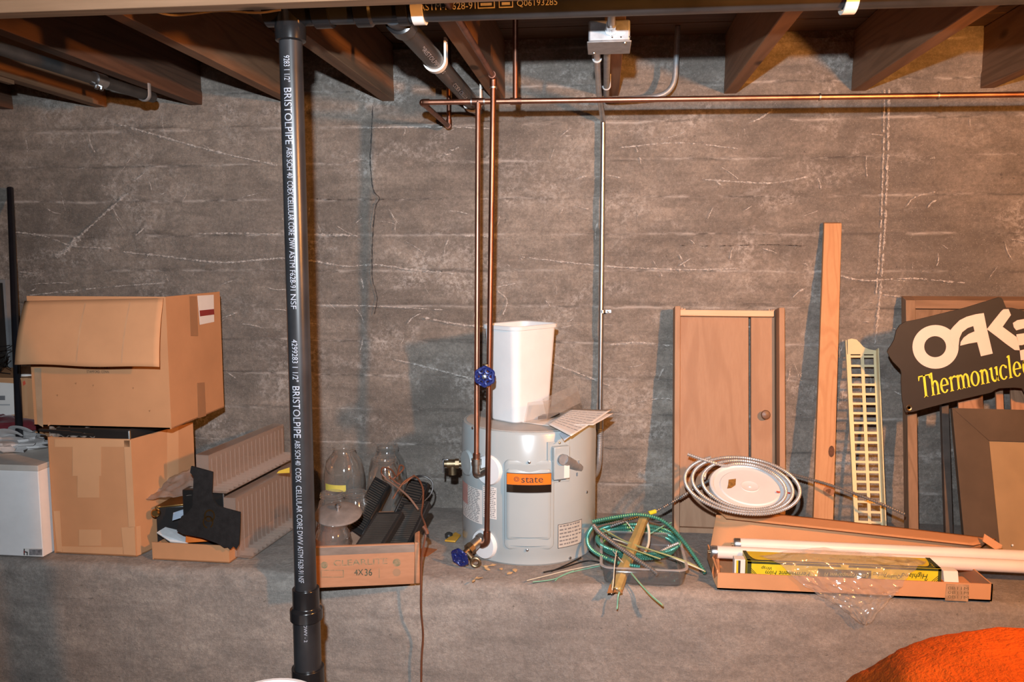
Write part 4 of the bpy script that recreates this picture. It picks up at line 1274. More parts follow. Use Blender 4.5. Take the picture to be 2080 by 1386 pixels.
def crease(u):
    m = MB(); m.grid(lambda a, b: flapf(u + (a - .5) * .010 - b * .02, .05 + .9 * b) + Vector((0, -.0028, 0)), 1, 14)
    m.build('crease_line', mat('pale_crease', (.56, .315, .17), .85), flp, smooth=False)
crease(.45); crease(.77)
MB().obox(Vector((cL.x + .01, Y1 + .01, ztop1 - .045)), (cA.x - cL.x - .02, 0, 0), (0, (cB.y - Y1) * .8, -.02), (0, 0, .004)).build('inner_flap', M_CARDL, c1, smooth=False)
F1 = (0, Y1, 0)
decal('corner_strip', mat('worn_kraft_edge', (.42, .29, .18), .85), [(70, 748), (84, 748), (88, 868), (77, 862)], F1, (0, -1, 0), pans[0])
for s, x0_, x1_, y0_, h in (('STAMFORD, CONN.', 177, 223, 758.5, .0095), ('386 BERRY STREET', 174, 225, 748, .008)):
    a = PY(x0_, y0_, Y1); b_ = PY(x1_, y0_, Y1)
    text_on(MB(), s, plane_fn(a - Vector((0, 0, 0)), (1, 0, 0), (0, 0, 1), lift=.0012), b_.x - a.x, h).build('printed_lettering', M_INK, pans[0], smooth=False)
e1n = Vector((cB.y - cA.y, -(cB.x - cA.x), 0)).normalized()
RP = cA
decal('parcel_tape', M_TAPED, [(384, 602), (399, 602), (402, 683), (387, 683)], RP, e1n, pans[1])
decal('parcel_tape', M_TAPED, [(400, 778), (415, 777), (418, 845), (402, 850)], RP, e1n, pans[1])
lab = decal('shipping_label', M_PAPER, [(400, 601), (433, 599), (434, 654), (405, 660)], RP, e1n, pans[1], .0014)
decal('label_band', M_RED, [(404, 631), (433, 628), (434, 639), (405, 643)], RP, e1n, lab, .0022)
rs2 = random.Random(4)
for k in range(5):
    x = rs2.uniform(100, 320); y = rs2.uniform(770, 850)
    decal('stain', M_TAPED, [(x, y), (x + 4, y - 1), (x + 3, y + 3)], F1, (0, -1, 0), pans[0])
decal('tear', M_CARDL, [(98, 859), (101, 857), (103, 863), (98, 866)], F1, (0, -1, 0), pans[0])

# ---- lower carton
f2 = PZ(277, 1132, LEDGE); z2 = PY(268, 893, f2.y).z
l2 = PZ(113, 1124, LEDGE); r2 = PZ(392, 858, z2)
r2v = Vector((r2.x - f2.x, r2.y - f2.y, 0))
c2 = thing('cardboard_box', ((f2.x + l2.x) / 2, 2.4, LEDGE), 'lower brown carton patched with pale tape under the big carton', 'box')
lx2 = min(l2.x, -1.676)
base2 = [(max(lx2, -1.676), l2.y), (f2.x, f2.y), (f2.x + r2v.x, f2.y + r2v.y), (max(lx2, -1.676) + r2v.x, l2.y + r2v.y)]
pn2 = carton_walls(c2, base2, LEDGE + .0005, z2)
n2 = Vector((l2.y - f2.y, -(l2.x - f2.x), 0)); n2 = -n2.normalized() if n2.y > 0 else n2.normalized()
n2r = Vector((r2v.y, -r2v.x, 0)).normalized()
tapes = [rect(112, 892, 264, 908), rect(148, 908, 206, 967), rect(158, 967, 202, 1011), rect(161, 1076, 206, 1109), [(109, 1038), (122, 1038), (127, 1122), (117, 1120)],
         [(126, 1110), (250, 1112), (250, 1126), (128, 1122)], [(247, 1072), (273, 1070), (276, 1128), (252, 1126)], [(252, 895), (266, 895), (275, 1070), (262, 1072)]]
for tp_ in tapes:
    decal('paper_tape', M_TAPE, tp_, f2, n2, pn2[0])
for tp_ in ([(339, 874), (362, 868), (362, 980), (339, 985)], [(276, 1070), (285, 1068), (287, 1126), (278, 1129)]):
    decal('paper_tape', M_TAPE, tp_, f2, n2r, pn2[1])
# what pokes out of it
ctr = Vector(((base2[0][0] + base2[2][0]) / 2, (base2[0][1] + base2[2][1]) / 2, 0))
bag = thing('black_tray', (ctr.x, ctr.y, LEDGE + .006), 'black plastic tray filling the lower carton beneath the upper one', 'tray')
m = MB()
q = [Vector(p + (0,)) for p in base2]
ins = [ctr + (p - ctr) * .90 for p in q]
m.prism([Vector((p.x, p.y, LEDGE + .006)) for p in ins], (0, 0, z0c - LEDGE - .008)); m.build('tray_body', M_BLACK, bag, bevel=.006)
for k in range(3):
    a = ins[1].lerp(ins[0], .38 + .16 * k); 
    MB().tube([Vector((a.x - .02, a.y - .004, z2 + .008 + .004 * k)), Vector((a.x - .12, a.y - .006, z2 + .010 + .005 * k))], .004, 8).build('tray_rib', M_BLACK, bag)
def bw(u, v):
    p = PY(100 + 92 * u, 888 - 20 * v, f2.y + .012 + .02 * v)
    return p + Vector((0, .006 * math.sin(u * 22) * math.sin(v * 9), .004 * math.sin(u * 31 + v * 7)))
o = MB().grid(bw, 40, 10).build('bubble_wrap', M_FILM, None, solid=.0008); tag(o, 'crinkled clear bubble wrap poking from the lower carton', 'bubble wrap')

# ---- low open carton with display racks
t0 = PZ(310, 1137, LEDGE); t1 = PZ(466, 1145, LEDGE); t2 = PZ(592, 1060, LEDGE)
ty = t2 - t1; t1e = t1 + ty * 1.25
tray = thing('carton_tray', (t1.x, t1.y, LEDGE), 'low open cardboard tray holding clear display racks', 'box')
zt0 = PY(468, 1116, t1.y).z; ztl = PY(310, 1102, t0.y).z
bt_ = [(t0.x, t0.y), (t1.x, t1.y), (t1e.x, t1e.y), (t0.x + ty.x * 1.25, t0.y + ty.y * 1.25)]
pt = carton_walls(tray, bt_, LEDGE + .0005, zt0, tops=[ztl, zt0, zt0, zt0])
def rack(label, o, u, length, w, h, flange, tilt):
    """o: front-left bottom corner; long direction u; an upright box with a ribbed flange on its right"""
    o = Vector(o); u = Vector(u).normalized(); s = Vector((u.y, -u.x, 0)); up = Vector((0, 0, 1))
    r = thing('display_rack', o, label, 'display rack', 'clear plastic display racks')
    t = .0018
    MB().obox(o, u * length, s * t, up * h).build('left_wall', M_FROST, r, smooth=False)
    MB().obox(o + s * (w - t), u * length, s * t, up * h).build('right_wall', M_FROST, r, smooth=False)
    MB().obox(o, s * w, u * t, up * h).build('end_wall', M_FROST, r, smooth=False)
    MB().obox(o + up * h, s * w, u * length, up * t).build('top_wall', M_FROST, r, smooth=False)
    MB().obox(o, s * (w + flange), u * length, up * t).build('flange', M_FROST, r, smooth=False)
    n = int(length / .026)
    rib = None
    for k in range(n):
        p = o + u * (.014 + k * .026)
        m = MB(); m.obox(p + s * w, u * .0012, s * .0022, up * (h - .012)); m.obox(p + s * w + up * t, s * flange, u * .0014, up * .014)
        ob = m.build('rib', M_FROST, r, smooth=False)
    return r
uu = ty.normalized()
ra = PY(457, 1100, t1.y + .035); ra.z = LEDGE + .008
hA = PY(458, 1012, ra.y).z - ra.z
rack('front clear ribbed display rack standing in the cardboard tray', ra, uu, .42, .040, hA, .045, 0)
rb0 = PY(401, 1000, ra.y + .012); zb2 = PY(430, 1000, ra.y + .012).z
hB = PY(401, 925, ra.y + .012).z - zb2
sup = MB().box(rb0.x - .06, ra.x - .012, ra.y + .03, 2.74, LEDGE + .006, zb2 - .001)
tag(sup.build('black_case', mat('dark_case', (.02, .018, .017), .35), None, bevel=.004), 'black case in the tray beneath the rear display rack', 'case')
rack('rear clear ribbed display rack raised above the front one', Vector((rb0.x, rb0.y, zb2)), uu, .47, .042, hB, .055, 0)
o = MB().prism([PY(566, 957, 2.45), PY(588, 950, 2.45), PY(588, 961, 2.45), PY(562, 962, 2.45)], (0, .001, 0)).build('yellow_sticker', mat('gold_sticker', (.75, .52, .06), .5), None, smooth=False)
tag(o, 'small yellow sticker on the front display rack', 'sticker')
# crumpled bag left of racks
def bagf(u, v):
    p = PY(280 + 115 * u, 1015 - (18 + 40 * u) * v - 8 * u, 2.30 + .10 * v)
    return p + Vector((.004 * noise.noise(Vector((u * 9, v * 9, 0))), .012 * noise.noise(Vector((u * 7, v * 5, 3))), .012 * noise.noise(Vector((u * 6, v * 6, 8)))))
o = MB().grid(bagf, 30, 16).build('plastic_bag', mat('x', (1, 1, 1)) if False else M_FROST, None, solid=.001); tag(o, 'crumpled clear plastic bag against the lower carton side', 'plastic bag')
# glossy black box with gold trim
gb = thing('gift_box', PY(345, 1060, 2.33), 'glossy black box with gold edge in the cardboard tray', 'box')
g0 = PY(316, 1030, 2.31); g1 = PY(398, 1020, 2.36)
MB().obox(Vector((g0.x, g0.y, LEDGE + .008)), (g1 - g0) * 1.0 - Vector((0, 0, (g1 - g0).z)), (0, .14, 0), Vector((0, 0, g0.z - LEDGE - .012))).build('box_body', M_BLACK, gb, bevel=.003)
MB().obox(Vector((g0.x - .002, g0.y - .002, g0.z - .004)), (g1 - g0) - Vector((-.004, 0, (g1 - g0).z)), (0, .146, 0), (0, 0, .005)).build('gold_edge', M_GOLD, gb, bevel=.001)
cG = PY(318, 1042, 2.30)
MB().lathe([(.013, 0), (.013, .012), (.009, .016), (0, .016)], cG, (.2, -1, .2), 20).build('gold_clasp', M_GOLD, gb)
# papers, orange packet
o = MB().prism([PY(318, 1082, 2.27), PY(336, 1071, 2.30), PY(392, 1085, 2.31), PY(380, 1104, 2.26), PY(345, 1100, 2.258)], (0, .002, -.004)).build('leaflet', mat('leaflet_paper', (.62, .66, .68), .7), None, smooth=False); tag(o, 'folded white leaflet in front of the glossy black box', 'paper')
o = MB().prism([PY(352, 1042, 2.29), PY(388, 1030, 2.32), PY(388, 1046, 2.31), PY(350, 1058, 2.285)], (0, .002, 0)).build('leaflet', mat('blue_leaflet', (.30, .36, .45), .5), None, smooth=False); tag(o, 'blue-grey leaflet leaning on the glossy black box', 'paper')
o = MB().obox(PY(376, 1104, 2.262), PY(434, 1100, 2.275) - PY(376, 1104, 2.262), (0, .03, 0), (0, .004, .022)).build('orange_packet', M_ORANGE, None, bevel=.002); tag(o, 'small orange packet under the black felt cutout', 'packet')
# black felt cutout with gold rings
def felt(px_, py_):
    v = (1116 - py_) / 170
    return PY(px_, py_, 2.214 + .052 * v)
ol = [(388, 948), (396, 950), (432, 960), (431, 990), (430, 1004), (434, 1018), (443, 1029), (458, 1034), (488, 1042), (487, 1080), (485, 1108), (480, 1116), (474, 1111), (468, 1117), (462, 1112), (455, 1113), (448, 1108), (440, 1104), (410, 1093), (372, 1086), (359, 1079), (362, 1064), (368, 1050), (378, 1045), (391, 1030), (392, 1000), (393, 970), (386, 960)]
fe = thing('felt_cutout', felt(430, 1110), 'black felt cutout with gold ring emblem leaning in the tray', 'display board')
MB().prism([felt(*p) for p in ol], (0, .005, .001)).build('felt_body', M_BLACKM, fe, smooth=False)
def ringpx(cx, cy, rx, ry, w, a0, a1, n=24):
    m = MB(); vs = []
    for k in range(n + 1):
        a = math.radians(a0 + (a1 - a0) * k / n)
        for f_ in (1, 1 - w):
            vs.append(felt(cx + rx * f_ * math.cos(a), cy + ry * f_ * math.sin(a)) + Vector((0, -.0012, 0)))
    return m.add(vs, [(2 * k, 2 * k + 2, 2 * k + 3, 2 * k + 1) for k in range(n)])
ringpx(426, 1048, 11, 13, .25, -200, 70).build('gold_ring', M_GOLD, fe, smooth=False)
ringpx(423, 1061, 11, 13, .25, 100, 420).build('gold_ring', M_GOLD, fe, smooth=False)
ringpx(424, 1054, 7, 6, .35, 0, 360).build('gold_ring', M_GOLD, fe, smooth=False)

# ================================================================== crate with jars and black grilles
k0 = PZ(645, 1197, LEDGE); k1 = PZ(853, 1188, LEDGE)
kd = (k1 - k0).normalized(); k0 = k0 - kd * .022
kn = Vector((-kd.y, kd.x, 0)); KL = (k1 - k0).length; KH = PY(700, 1114, 2.09).z - LEDGE; KD = .30
crate = thing('wooden_crate', k0 + kd * KL / 2 + kn * KD / 2, 'old wooden crate with green stencilled lettering at the ledge front', 'crate')
Z = Vector((0, 0, 1)); zk = LEDGE + .002
k0 = Vector((k0.x, k0.y, zk))
MB().obox(k0 + kd * .014, kd * (KL - .028), kn * .012, Z * KH).build('front_board', M_CRATE, crate, bevel=.002)
MB().obox(k0 + kn * (KD - .012) + kd * .014, kd * (KL - .028), kn * .012, Z * KH).build('back_board', M_CRATE, crate, bevel=.002)
for s in (0, KL - .014):
    MB().obox(k0 + kd * s, kd * .014, kn * KD, Z * (KH + .002)).build('end_board', M_CRATE, crate, bevel=.003)
for q in range(3):
    MB().obox(k0 + kn * (.013 + q * .093) + kd * .014, kd * (KL - .028), kn * .090, Z * .008).build('bottom_board', M_CRATE, crate, bevel=.001)
MB().obox(k0 + kd * .014 - kn * .0006 + Z * (KH - .024), kd * (KL - .028), kn * .0006, Z * .022).build('worn_edge', mat('grey_worn_wood', (.27, .21, .17), .8, var=.2, scale=30, stretch=(.2, 1, 1)), crate, smooth=False)
M_STEN = mat('faded_green_stencil', (.17, .16, .09), .8, var=.3, scale=90, col2=(.36, .22, .13), lo=.35, hi=.6)
M_STENB = mat('green_stencil', (.05, .09, .06), .8, var=.3, scale=90)
def kfn(px_, py_):
    return on_plane(px_, py_, k0, -kn)
def ktext(s, xa, xb, yb, ya, m_):
    a = kfn(xa, yb); b_ = kfn(xb, yb); h = (kfn(xa, ya) - a).length
    text_on(MB(), s, plane_fn(a, kd, Z, lift=.0012), (b_ - a).length, h).build('stencil_lettering', m_, crate, smooth=False)
ktext('CLEARLITE', 678, 787, 1150, 1138, M_STEN); ktext('4X', 720, 738, 1169, 1157, M_STENB); ktext('36', 741, 756, 1170, 1156, M_STENB)
def kdisc(cx, cy, r, m_):
    m = MB(); m.add([kfn(cx + r * math.cos(a), cy + r * math.sin(a)) - kn * .0010 for a in [2 * math.pi * k / 18 for k in range(18)]], [tuple(range(18))]); m.build('stencil_emblem', m_, crate, smooth=False)
kdisc(659, 1148, 7, M_STEN); kdisc(806, 1143, 8, M_STEN); kdisc(806, 1163, 8, mat('very_faded_stencil', (.36, .215, .125), .8))
for r_ in ((652, 1158, 698, 1159.2), (652, 1172, 698, 1173), (697, 1158, 698.2, 1173), (652, 1158, 653, 1173), (770, 1154, 771, 1174)):
    m = MB(); m.add([kfn(x, y) - kn * .0010 for x, y in rect(*r_)], [(0, 1, 2, 3)]); m.build('stencil_line', M_STEN, crate, smooth=False)

def jar(label, c, prof, group='clear glass jars'):
    j = thing('glass_jar', c, label, 'jar', group)
    MB().lathe(prof, c, (0, 0, 1), 40).build('jar_glass', M_GLASS, j, angle=60)
    return j
def jar_prof(R, H, rn, neck, thick=.003):
    out = [(0, .002), (R * .8, .0), (R * .95, .006), (R, .02), (R, H * .60), (R * .97, H * .68), (R * .86, H - neck - .028), (rn * 1.12, H - neck - .006), (rn, H - neck), (rn, H - neck + .004), (rn + .0025, H - neck * .62), (rn, H - neck * .5), (rn + .0025, H - neck * .30), (rn, H - neck * .2), (rn + .001, H), (rn - .003, H), (rn - .003, H - neck), (R * .84, H - neck - .03), (R - thick, H * .6), (R - thick, .024), (R * .8, .010), (0, .010)]
    return out
ja = PY(698, 905, 2.60); jz = LEDGE + .001
Hj = PY(698, 906, 2.60).z - jz
J1 = jar('tall glass jar with yellow label behind the crate', (ja.x, 2.60, jz), jar_prof(.068, Hj, .0365, .022))
la0, la1 = math.radians(-135), math.radians(-68)
zl0 = PY(690, 1000, 2.53).z
MB().grid(lambda u, v: Vector((ja.x + .0688 * math.cos(la0 + (la1 - la0) * u), 2.60 + .0688 * math.sin(la0 + (la1 - la0) * u), zl0 + .022 * v)), 12, 1).build('yellow_label', mat('yellow_label', (.62, .54, .10), .6), J1)
jb_ = PY(786, 904, 2.74); jar('tall empty glass jar nearest the wall behind the cords', (jb_.x, 2.74, jz), jar_prof(.066, PY(786, 904, 2.74).z - jz, .038, .024))
jc_ = PY(782, 929, 2.585); J3 = jar('tall glass jar in front of the wall jar', (jc_.x, 2.585, jz), jar_prof(.062, PY(782, 929, 2.585).z - jz, .037, .024))
# small jars in the crate
def small(label, px_, py_, Y, R, rn, H=None):
    p = PY(px_, py_, Y); z0 = zk + .009
    return jar(label, (p.x, Y, z0), jar_prof(R, p.z - z0, rn, .020, .0028), 'clear glass jars')
small('small open jar at back left inside the crate', 674, 1001, 2.36, .050, .0345)
small('small open jar beside the leaning black grille', 722, 999, 2.40, .046, .0330)
jl = PY(684, 1062, 2.18)
pj_ = PY(676, 1060, 2.15); zj = zk + .009; Hq = pj_.z - zj
rq = [(0, .002), (.040, 0), (.046, .006), (.0475, .02)]
for k in range(5):
    zq = .035 + k * (Hq - .06) / 5
    rq += [(.0475, zq), (.0495, zq + .004), (.0475, zq + .008)]
rq += [(.046, Hq - .028), (.039, Hq - .018), (.041, Hq - .014), (.0385, Hq - .010), (.0405, Hq - .005), (.038, Hq), (.035, Hq), (.035, Hq - .018), (.043, Hq - .03), (.044, .02), (.036, .008), (0, .008)]
Jm = jar('round squat ringed jar at the front left of the crate', (pj_.x, 2.15, zj), rq)
lidc = PY(687, 1044, 2.18)
ld = thing('pan_lid', Vector((lidc.x, 2.18, lidc.z)), 'dusty round metal lid with shiny knob on the front jar', 'lid')
ax = Vector((.05, -.22, 1)).normalized()
MB().lathe([(.066, -.003), (.067, 0), (.062, .004), (.035, .010), (0, .012)], lidc, ax, 40).build('lid_plate', mat('dusty_steel_lid', (.36, .31, .28), .55, .5, var=.15, scale=30), ld)
MB().lathe([(.005, .010), (.0045, .020), (.009, .024), (.009, .030), (.005, .033), (0, .033)], lidc, ax, 18).build('lid_knob', M_GALV, ld)

M_DEEP = mat('deep_black', (.006, .006, .006), .6)
M_SLAT = mat('black_slat', (.055, .048, .042), .22, spec=.8)
def grille(label, bl, br, tl, thick=.022, n=18, glow=False):
    bl, br, tl = Vector(bl), Vector(br), Vector(tl)
    u = br - bl; v = tl - bl; w = u.cross(v).normalized()
    if w.y > 0: w = -w
    g = thing('black_grille', bl, label, 'grille', 'black slotted grilles in the crate')
    MB().obox(bl - w * thick, u, v, w * (thick - .005)).build('backing', M_DEEP, g, bevel=.002)
    e = .09
    for (a0, a1, b0_, b1_) in ((0, e, 0, 1), (1 - e, 1, 0, 1), (e, 1 - e, 0, .04), (e, 1 - e, .96, 1)):
        MB().obox(bl + u * a0 + v * b0_ - w * .006, u * (a1 - a0), v * (b1_ - b0_), w * .006).build('frame_bar', M_BLACK, g, bevel=.0008)
    vn = v.normalized()
    for k in range(n):
        t = .06 + .88 * (k + .5) / n
        p = bl + u * e + v * t - w * .0055
        m = MB(); m.obox(p, u * (1 - 2 * e), vn * (v.length * .88 / n * .50) + w * .0022, w * .0045); m.build('slat', M_SLAT, g, smooth=False)
    return g
grille('black slotted grille at the front centre of the crate', PY(712, 1122, 2.165), PY(767, 1122, 2.135), PY(765, 1041, 2.30), n=20)
grille('black slotted grille at the front right of the crate', PY(770, 1120, 2.185), PY(824, 1118, 2.165), PY(820, 1021, 2.33), n=20)
grille('black slotted grille leaning highest at the back of the crate', PY(706, 1070, 2.34), PY(735, 1088, 2.31), PY(762, 968, 2.46), n=22)
grille('brown-black grille behind the cord tangle', PY(800, 1040, 2.40), PY(838, 1050, 2.37), PY(832, 972, 2.46), n=12)
# cords
def cord(label, pts, r, m_):
    o = MB().tube(resample(curve_pts([PY(x, y, Y) for x, y, Y in pts], 10), .006), r, 8).build('power_cord', m_, None)
    return tag(o, label, 'cord', 'cords tangled over the crate')
cord('brown cord trailing from the crate down the ledge face', [(790, 968, 2.37), (815, 985, 2.36), (842, 968, 2.38), (858, 990, 2.33), (859, 1020, 2.28), (856, 1045, 2.22), (864, 1068, 2.15), (864, 1090, 2.13), (857, 1130, 2.128), (855, 1190, 2.125), (855, 1240, 2.13), (859, 1290, 2.15), (856, 1340, 2.15), (855, 1420, 2.15)], .0028, M_CORDB)
cord('brown cord looped left above the tallest grille', [(784, 972, 2.40), (775, 962, 2.40), (778, 950, 2.42), (795, 955, 2.41), (806, 968, 2.38), (812, 946, 2.42), (820, 952, 2.41), (800, 972, 2.38), (792, 972, 2.38)], .0027, M_CORDB)
cord('brown cord crossing diagonally to the front right grille', [(782, 973, 2.37), (800, 985, 2.35), (828, 1008, 2.30), (850, 1036, 2.26)], .0030, mat('greyish_brown_cord', (.24, .14, .10), .5))
cord('brown cord end dangling between the grilles', [(842, 966, 2.39), (820, 980, 2.36), (806, 1000, 2.34), (798, 1014, 2.33)], .0027, M_CORDB)
cord('black cord looping out right of the crate', [(838, 973, 2.40), (860, 968, 2.40), (878, 980, 2.40), (876, 1002, 2.39), (860, 1020, 2.37), (852, 1025, 2.36)], .0026, M_CORDK)
cord('thin black cord inside the right loop', [(836, 970, 2.41), (855, 966, 2.41), (872, 972, 2.41), (880, 990, 2.40), (868, 1012, 2.39), (858, 1022, 2.38)], .0018, M_CORDK)
o = MB().tube(curve_pts([PY(860, 1070, 2.14), PY(866, 1078, 2.135), PY(868, 1086, 2.13)], 6), .0055, 10).build('cord_switch', M_CORDB, None); tag(o, 'small brown inline switch hanging at the crate corner', 'switch')
# ================================================================== clear tub of cables
tb0 = PZ(1228, 1187, LEDGE); tb1 = PZ(1388, 1191, LEDGE)
tub = thing('clear_tub', ((tb0.x + tb1.x) / 2, 2.34, LEDGE), 'shallow clear plastic tub full of cable offcuts', 'tub')
tcx = (tb0.x + tb1.x) / 2; th = .050
tA0 = (tb1.x - tb0.x) / 2; tcy = 2.205 + .145
m = rr_loft(MB(), Vector((tcx, tcy, 0)), 0, [(tA0 - .006, .135, .02, LEDGE + .001), (tA0, .140, .022, LEDGE + .004), (tA0 + .008, .148, .026, LEDGE + th)])
m.build('tub_wall', clear('smoky_tub_plastic', (.80, .80, .80), .06, .9, .10, (.45, .45, .46)), tub, solid=.0025)
m = rr_loft(MB(), Vector((tcx, tcy, 0)), 0, [(tA0 + .007, .147, .026, LEDGE + th - .002), (tA0 + .014, .154, .03, LEDGE + th - .001), (tA0 + .014, .154, .03, LEDGE + th + .002), (tA0 + .006, .146, .026, LEDGE + th + .002)], False)
m.build('tub_rim', clear('tub_rim_plastic', (.85, .85, .85), .1, 1.0, .35, (.75, .75, .77)), tub)
def armoured(name, label, path, r, m_, cat='cable', group=None, pitch=.0068):
    p = resample(path, pitch / 3)
    o = MB().tube(p, r, 9, rmod=lambda i: (1.0, 1.0, .62)[i % 3]).build(name, m_, None)
    return tag(o, label, cat, group)
def spiral(c, rx, ry, z, turns, grow, a0=0, ph=1, dz=.004, tiltx=None):
    pts = []
    n = int(turns * 40)
    for k in range(n + 1):
        a = a0 + ph * 2 * math.pi * k / 40
        t = k / 40
        pts.append(Vector((c.x + (rx + grow * t) * math.cos(a), c.y + (ry + grow * t) * math.sin(a), z + dz * t)))
    return pts
gz = LEDGE + .030
gc = PZ(1288, 1110, gz)
sp_ = spiral(gc + Vector((.010, 0, 0)), .108, .108, gz, 3.1, .007, 2.2, 1, .009)
tail = [PY(1196, 1100, 2.42), PY(1210, 1066, 2.47), PY(1245, 1055, 2.50)]
armoured('armoured_cable', 'green armoured cable coiled in the clear tub', sp_, .0062, M_GREENC)
lp = curve_pts([PY(1300, 1152, 2.24), PY(1250, 1142, 2.26), PY(1203, 1118, 2.32), PY(1193, 1092, 2.38), PY(1208, 1068, 2.44), PY(1240, 1058, 2.47), PY(1265, 1052, 2.48)], 10)
armoured('armoured_cable', 'green armoured loop bulging out left of the tub', lp, .0062, M_GREENC)
arc = curve_pts([PY(1203, 1060, 2.36), PY(1250, 1051, 2.38), PY(1300, 1046, 2.40), PY(1345, 1058, 2.40), PY(1380, 1090, 2.37), PY(1410, 1130, 2.32), PY(1433, 1166, 2.285)], 12)
armoured('armoured_cable', 'green armoured cable arching over the tub to its right', arc, .0062, M_GREENC)
dg = curve_pts([PY(1206, 1068, 2.36), PY(1220, 1084, 2.33), PY(1255, 1110, 2.28), PY(1295, 1138, 2.23), PY(1322, 1156, 2.20), PY(1336, 1167, 2.185)], 12)
armoured('armoured_cable', 'grey armoured offcut crossing the tub front diagonally', dg, .0066, M_STEELD)
armoured('armoured_cable', 'short grey armoured offcut at the tub right', curve_pts([PY(1340, 1122, 2.33), PY(1360, 1111, 2.35), PY(1377, 1104, 2.37)], 8), .0045, M_STEEL)
lg = curve_pts([PY(1240, 1070, 2.50), PY(1290, 1052, 2.52), PY(1330, 1040, 2.54), PY(1380, 1012, 2.57), PY(1430, 982, 2.59), PY(1480, 958, 2.62), PY(1540, 950, 2.65), PY(1600, 962, 2.66), PY(1680, 984, 2.60), PY(1760, 1012, 2.54), PY(1838, 1045, 2.50)], 14)
armoured('armoured_cable', 'long dark armoured cable stretched from tub to wooden frame', lg, .0050, M_STEELD)
o = MB().tube([PY(1318, 1043, 2.532), PY(1332, 1039, 2.54)], .0068, 10).build('tape_wrap', mat('yellow_tape', (.80, .70, .03), .5), None); tag(o, 'yellow tape wrapped on the long dark cable', 'tape')
# tan wrapped stick
ta = PY(1311, 1046, 2.44); tb_ = PY(1250, 1200, 2.155)
ax_ = (tb_ - ta).normalized(); sd = ax_.cross(Vector((0, -1, .5))).normalized(); nn_ = sd.cross(ax_).normalized()
stk_ = thing('wrapped_stick', tb_, 'brown paper-wrapped stick lying over the tub edge', 'stick')
w_ = .0155
prof_ = [(-w_, -.004), (-w_ * .6, .006), (w_ * .2, .007), (w_, -.002), (w_ * .4, -.006)]
vs = []; N_ = 16
for k in range(N_ + 1):
    c_ = ta.lerp(tb_, k / N_); f_ = .85 + .3 * k / N_ + .05 * math.sin(k * 2.3)
    for a_, b_ in prof_:
        vs.append(c_ + sd * a_ * f_ + nn_ * b_ * f_)
fs = [(k * 5 + j, k * 5 + (j + 1) % 5, (k + 1) * 5 + (j + 1) % 5, (k + 1) * 5 + j) for k in range(N_) for j in range(5)] + [tuple(range(5))]
M_TANW = mat('amber_waxed_paper', (.42, .30, .11), .3, var=.15, scale=30)
MB().add(vs, fs).build('wrapped_paper', M_TANW, stk_, angle=20, solid=.0008)
MB().prism([tb_ + sd * -.02, tb_ + sd * -.004 - nn_ * .006, tb_ + sd * .004 + ax_ * .012, tb_ + sd * .018 + ax_ * .022, tb_ + sd * .020 - ax_ * .012, tb_ - sd * .014 - ax_ * .016], nn_ * .002).build('torn_end', mat('rust_torn_paper', (.34, .16, .06), .5), stk_, smooth=False)
# loose wires
M_WG = mat('green_wire', (.22, .50, .36), .45); M_WW = mat('ivory_wire', (.66, .62, .50), .45); M_WK = M_CORDK
M_WY = mat('olive_wire', (.36, .38, .16), .45); M_WR = mat('red_wire', (.55, .08, .05), .5)
def wire(label, pts, m_, r=.0016, grp='loose wires round the cable tub'):
    o = MB().tube(curve_pts([PY(x, y, Y) if Y > 0 else PZ(x, y, -Y) for x, y, Y in pts], 8), r, 7).build('wire', m_, None)
    return tag(o, label, 'wire', grp)
zw = -(LEDGE + .003)
wire('ivory wire lying on the ledge left of the tub', [(1070, 1180, zw), (1110, 1170, zw), (1150, 1160, zw), (1220, 1146, zw)], M_WW)
wire('green wire lying on the ledge left of the tub', [(1082, 1183, zw), (1125, 1177, zw), (1160, 1163, zw), (1218, 1150, zw)], M_WG)
wire('short green wire end curled on the ledge', [(1128, 1180, zw), (1140, 1170, zw), (1165, 1160, zw - .002)], M_WG)
wire('black wire from heater foot toward the tub', [(1104, 1163, zw - .002), (1140, 1155, zw - .003), (1190, 1140, zw - .004), (1222, 1143, zw - .004)], M_WK, .002)
wire('second black wire curling up to the heater side', [(1120, 1161, zw - .004), (1150, 1148, zw - .006), (1180, 1133, zw - .012)], M_WK, .002)
wire('green wire hanging over the ledge beside the stick', [(1262, 1195, 2.165), (1256, 1210, 2.15), (1254, 1232, 2.145), (1253, 1238, 2.14)], M_WG, .0022)
wire('ivory wire hanging left of the wrapped stick', [(1252, 1120, 2.26), (1248, 1150, 2.20), (1246, 1180, 2.17), (1242, 1207, 2.145)], M_WW, .0017)
wire('black wire hanging left of the wrapped stick', [(1255, 1125, 2.25), (1250, 1160, 2.19), (1248, 1190, 2.16), (1245, 1206, 2.145)], M_WK, .0015)
wire('olive wire bundle drooping over the ledge front', [(1283, 1166, 2.20), (1300, 1186, 2.17), (1322, 1210, 2.14), (1347, 1231, 2.12)], M_WY, .0028)
wire('pale green wire beside the drooping olive bundle', [(1282, 1164, 2.20), (1297, 1183, 2.165), (1320, 1207, 2.135), (1345, 1229, 2.115)], M_WG, .0017)
wire('long olive wire stretched right across the tub', [(1225, 1075, 2.40), (1270, 1100, 2.33), (1330, 1120, 2.29), (1390, 1140, 2.27), (1433, 1162, 2.26)], M_WY, .0024)
wire('ivory wire beside the long olive one', [(1245, 1095, 2.35), (1300, 1112, 2.31), (1345, 1125, 2.29), (1390, 1143, 2.265), (1430, 1160, 2.255)], M_WW, .0018)
wire('olive wire lying mid tub under the stick', [(1255, 1105, 2.32), (1290, 1118, 2.28), (1342, 1136, 2.25)], M_WY, .0020)
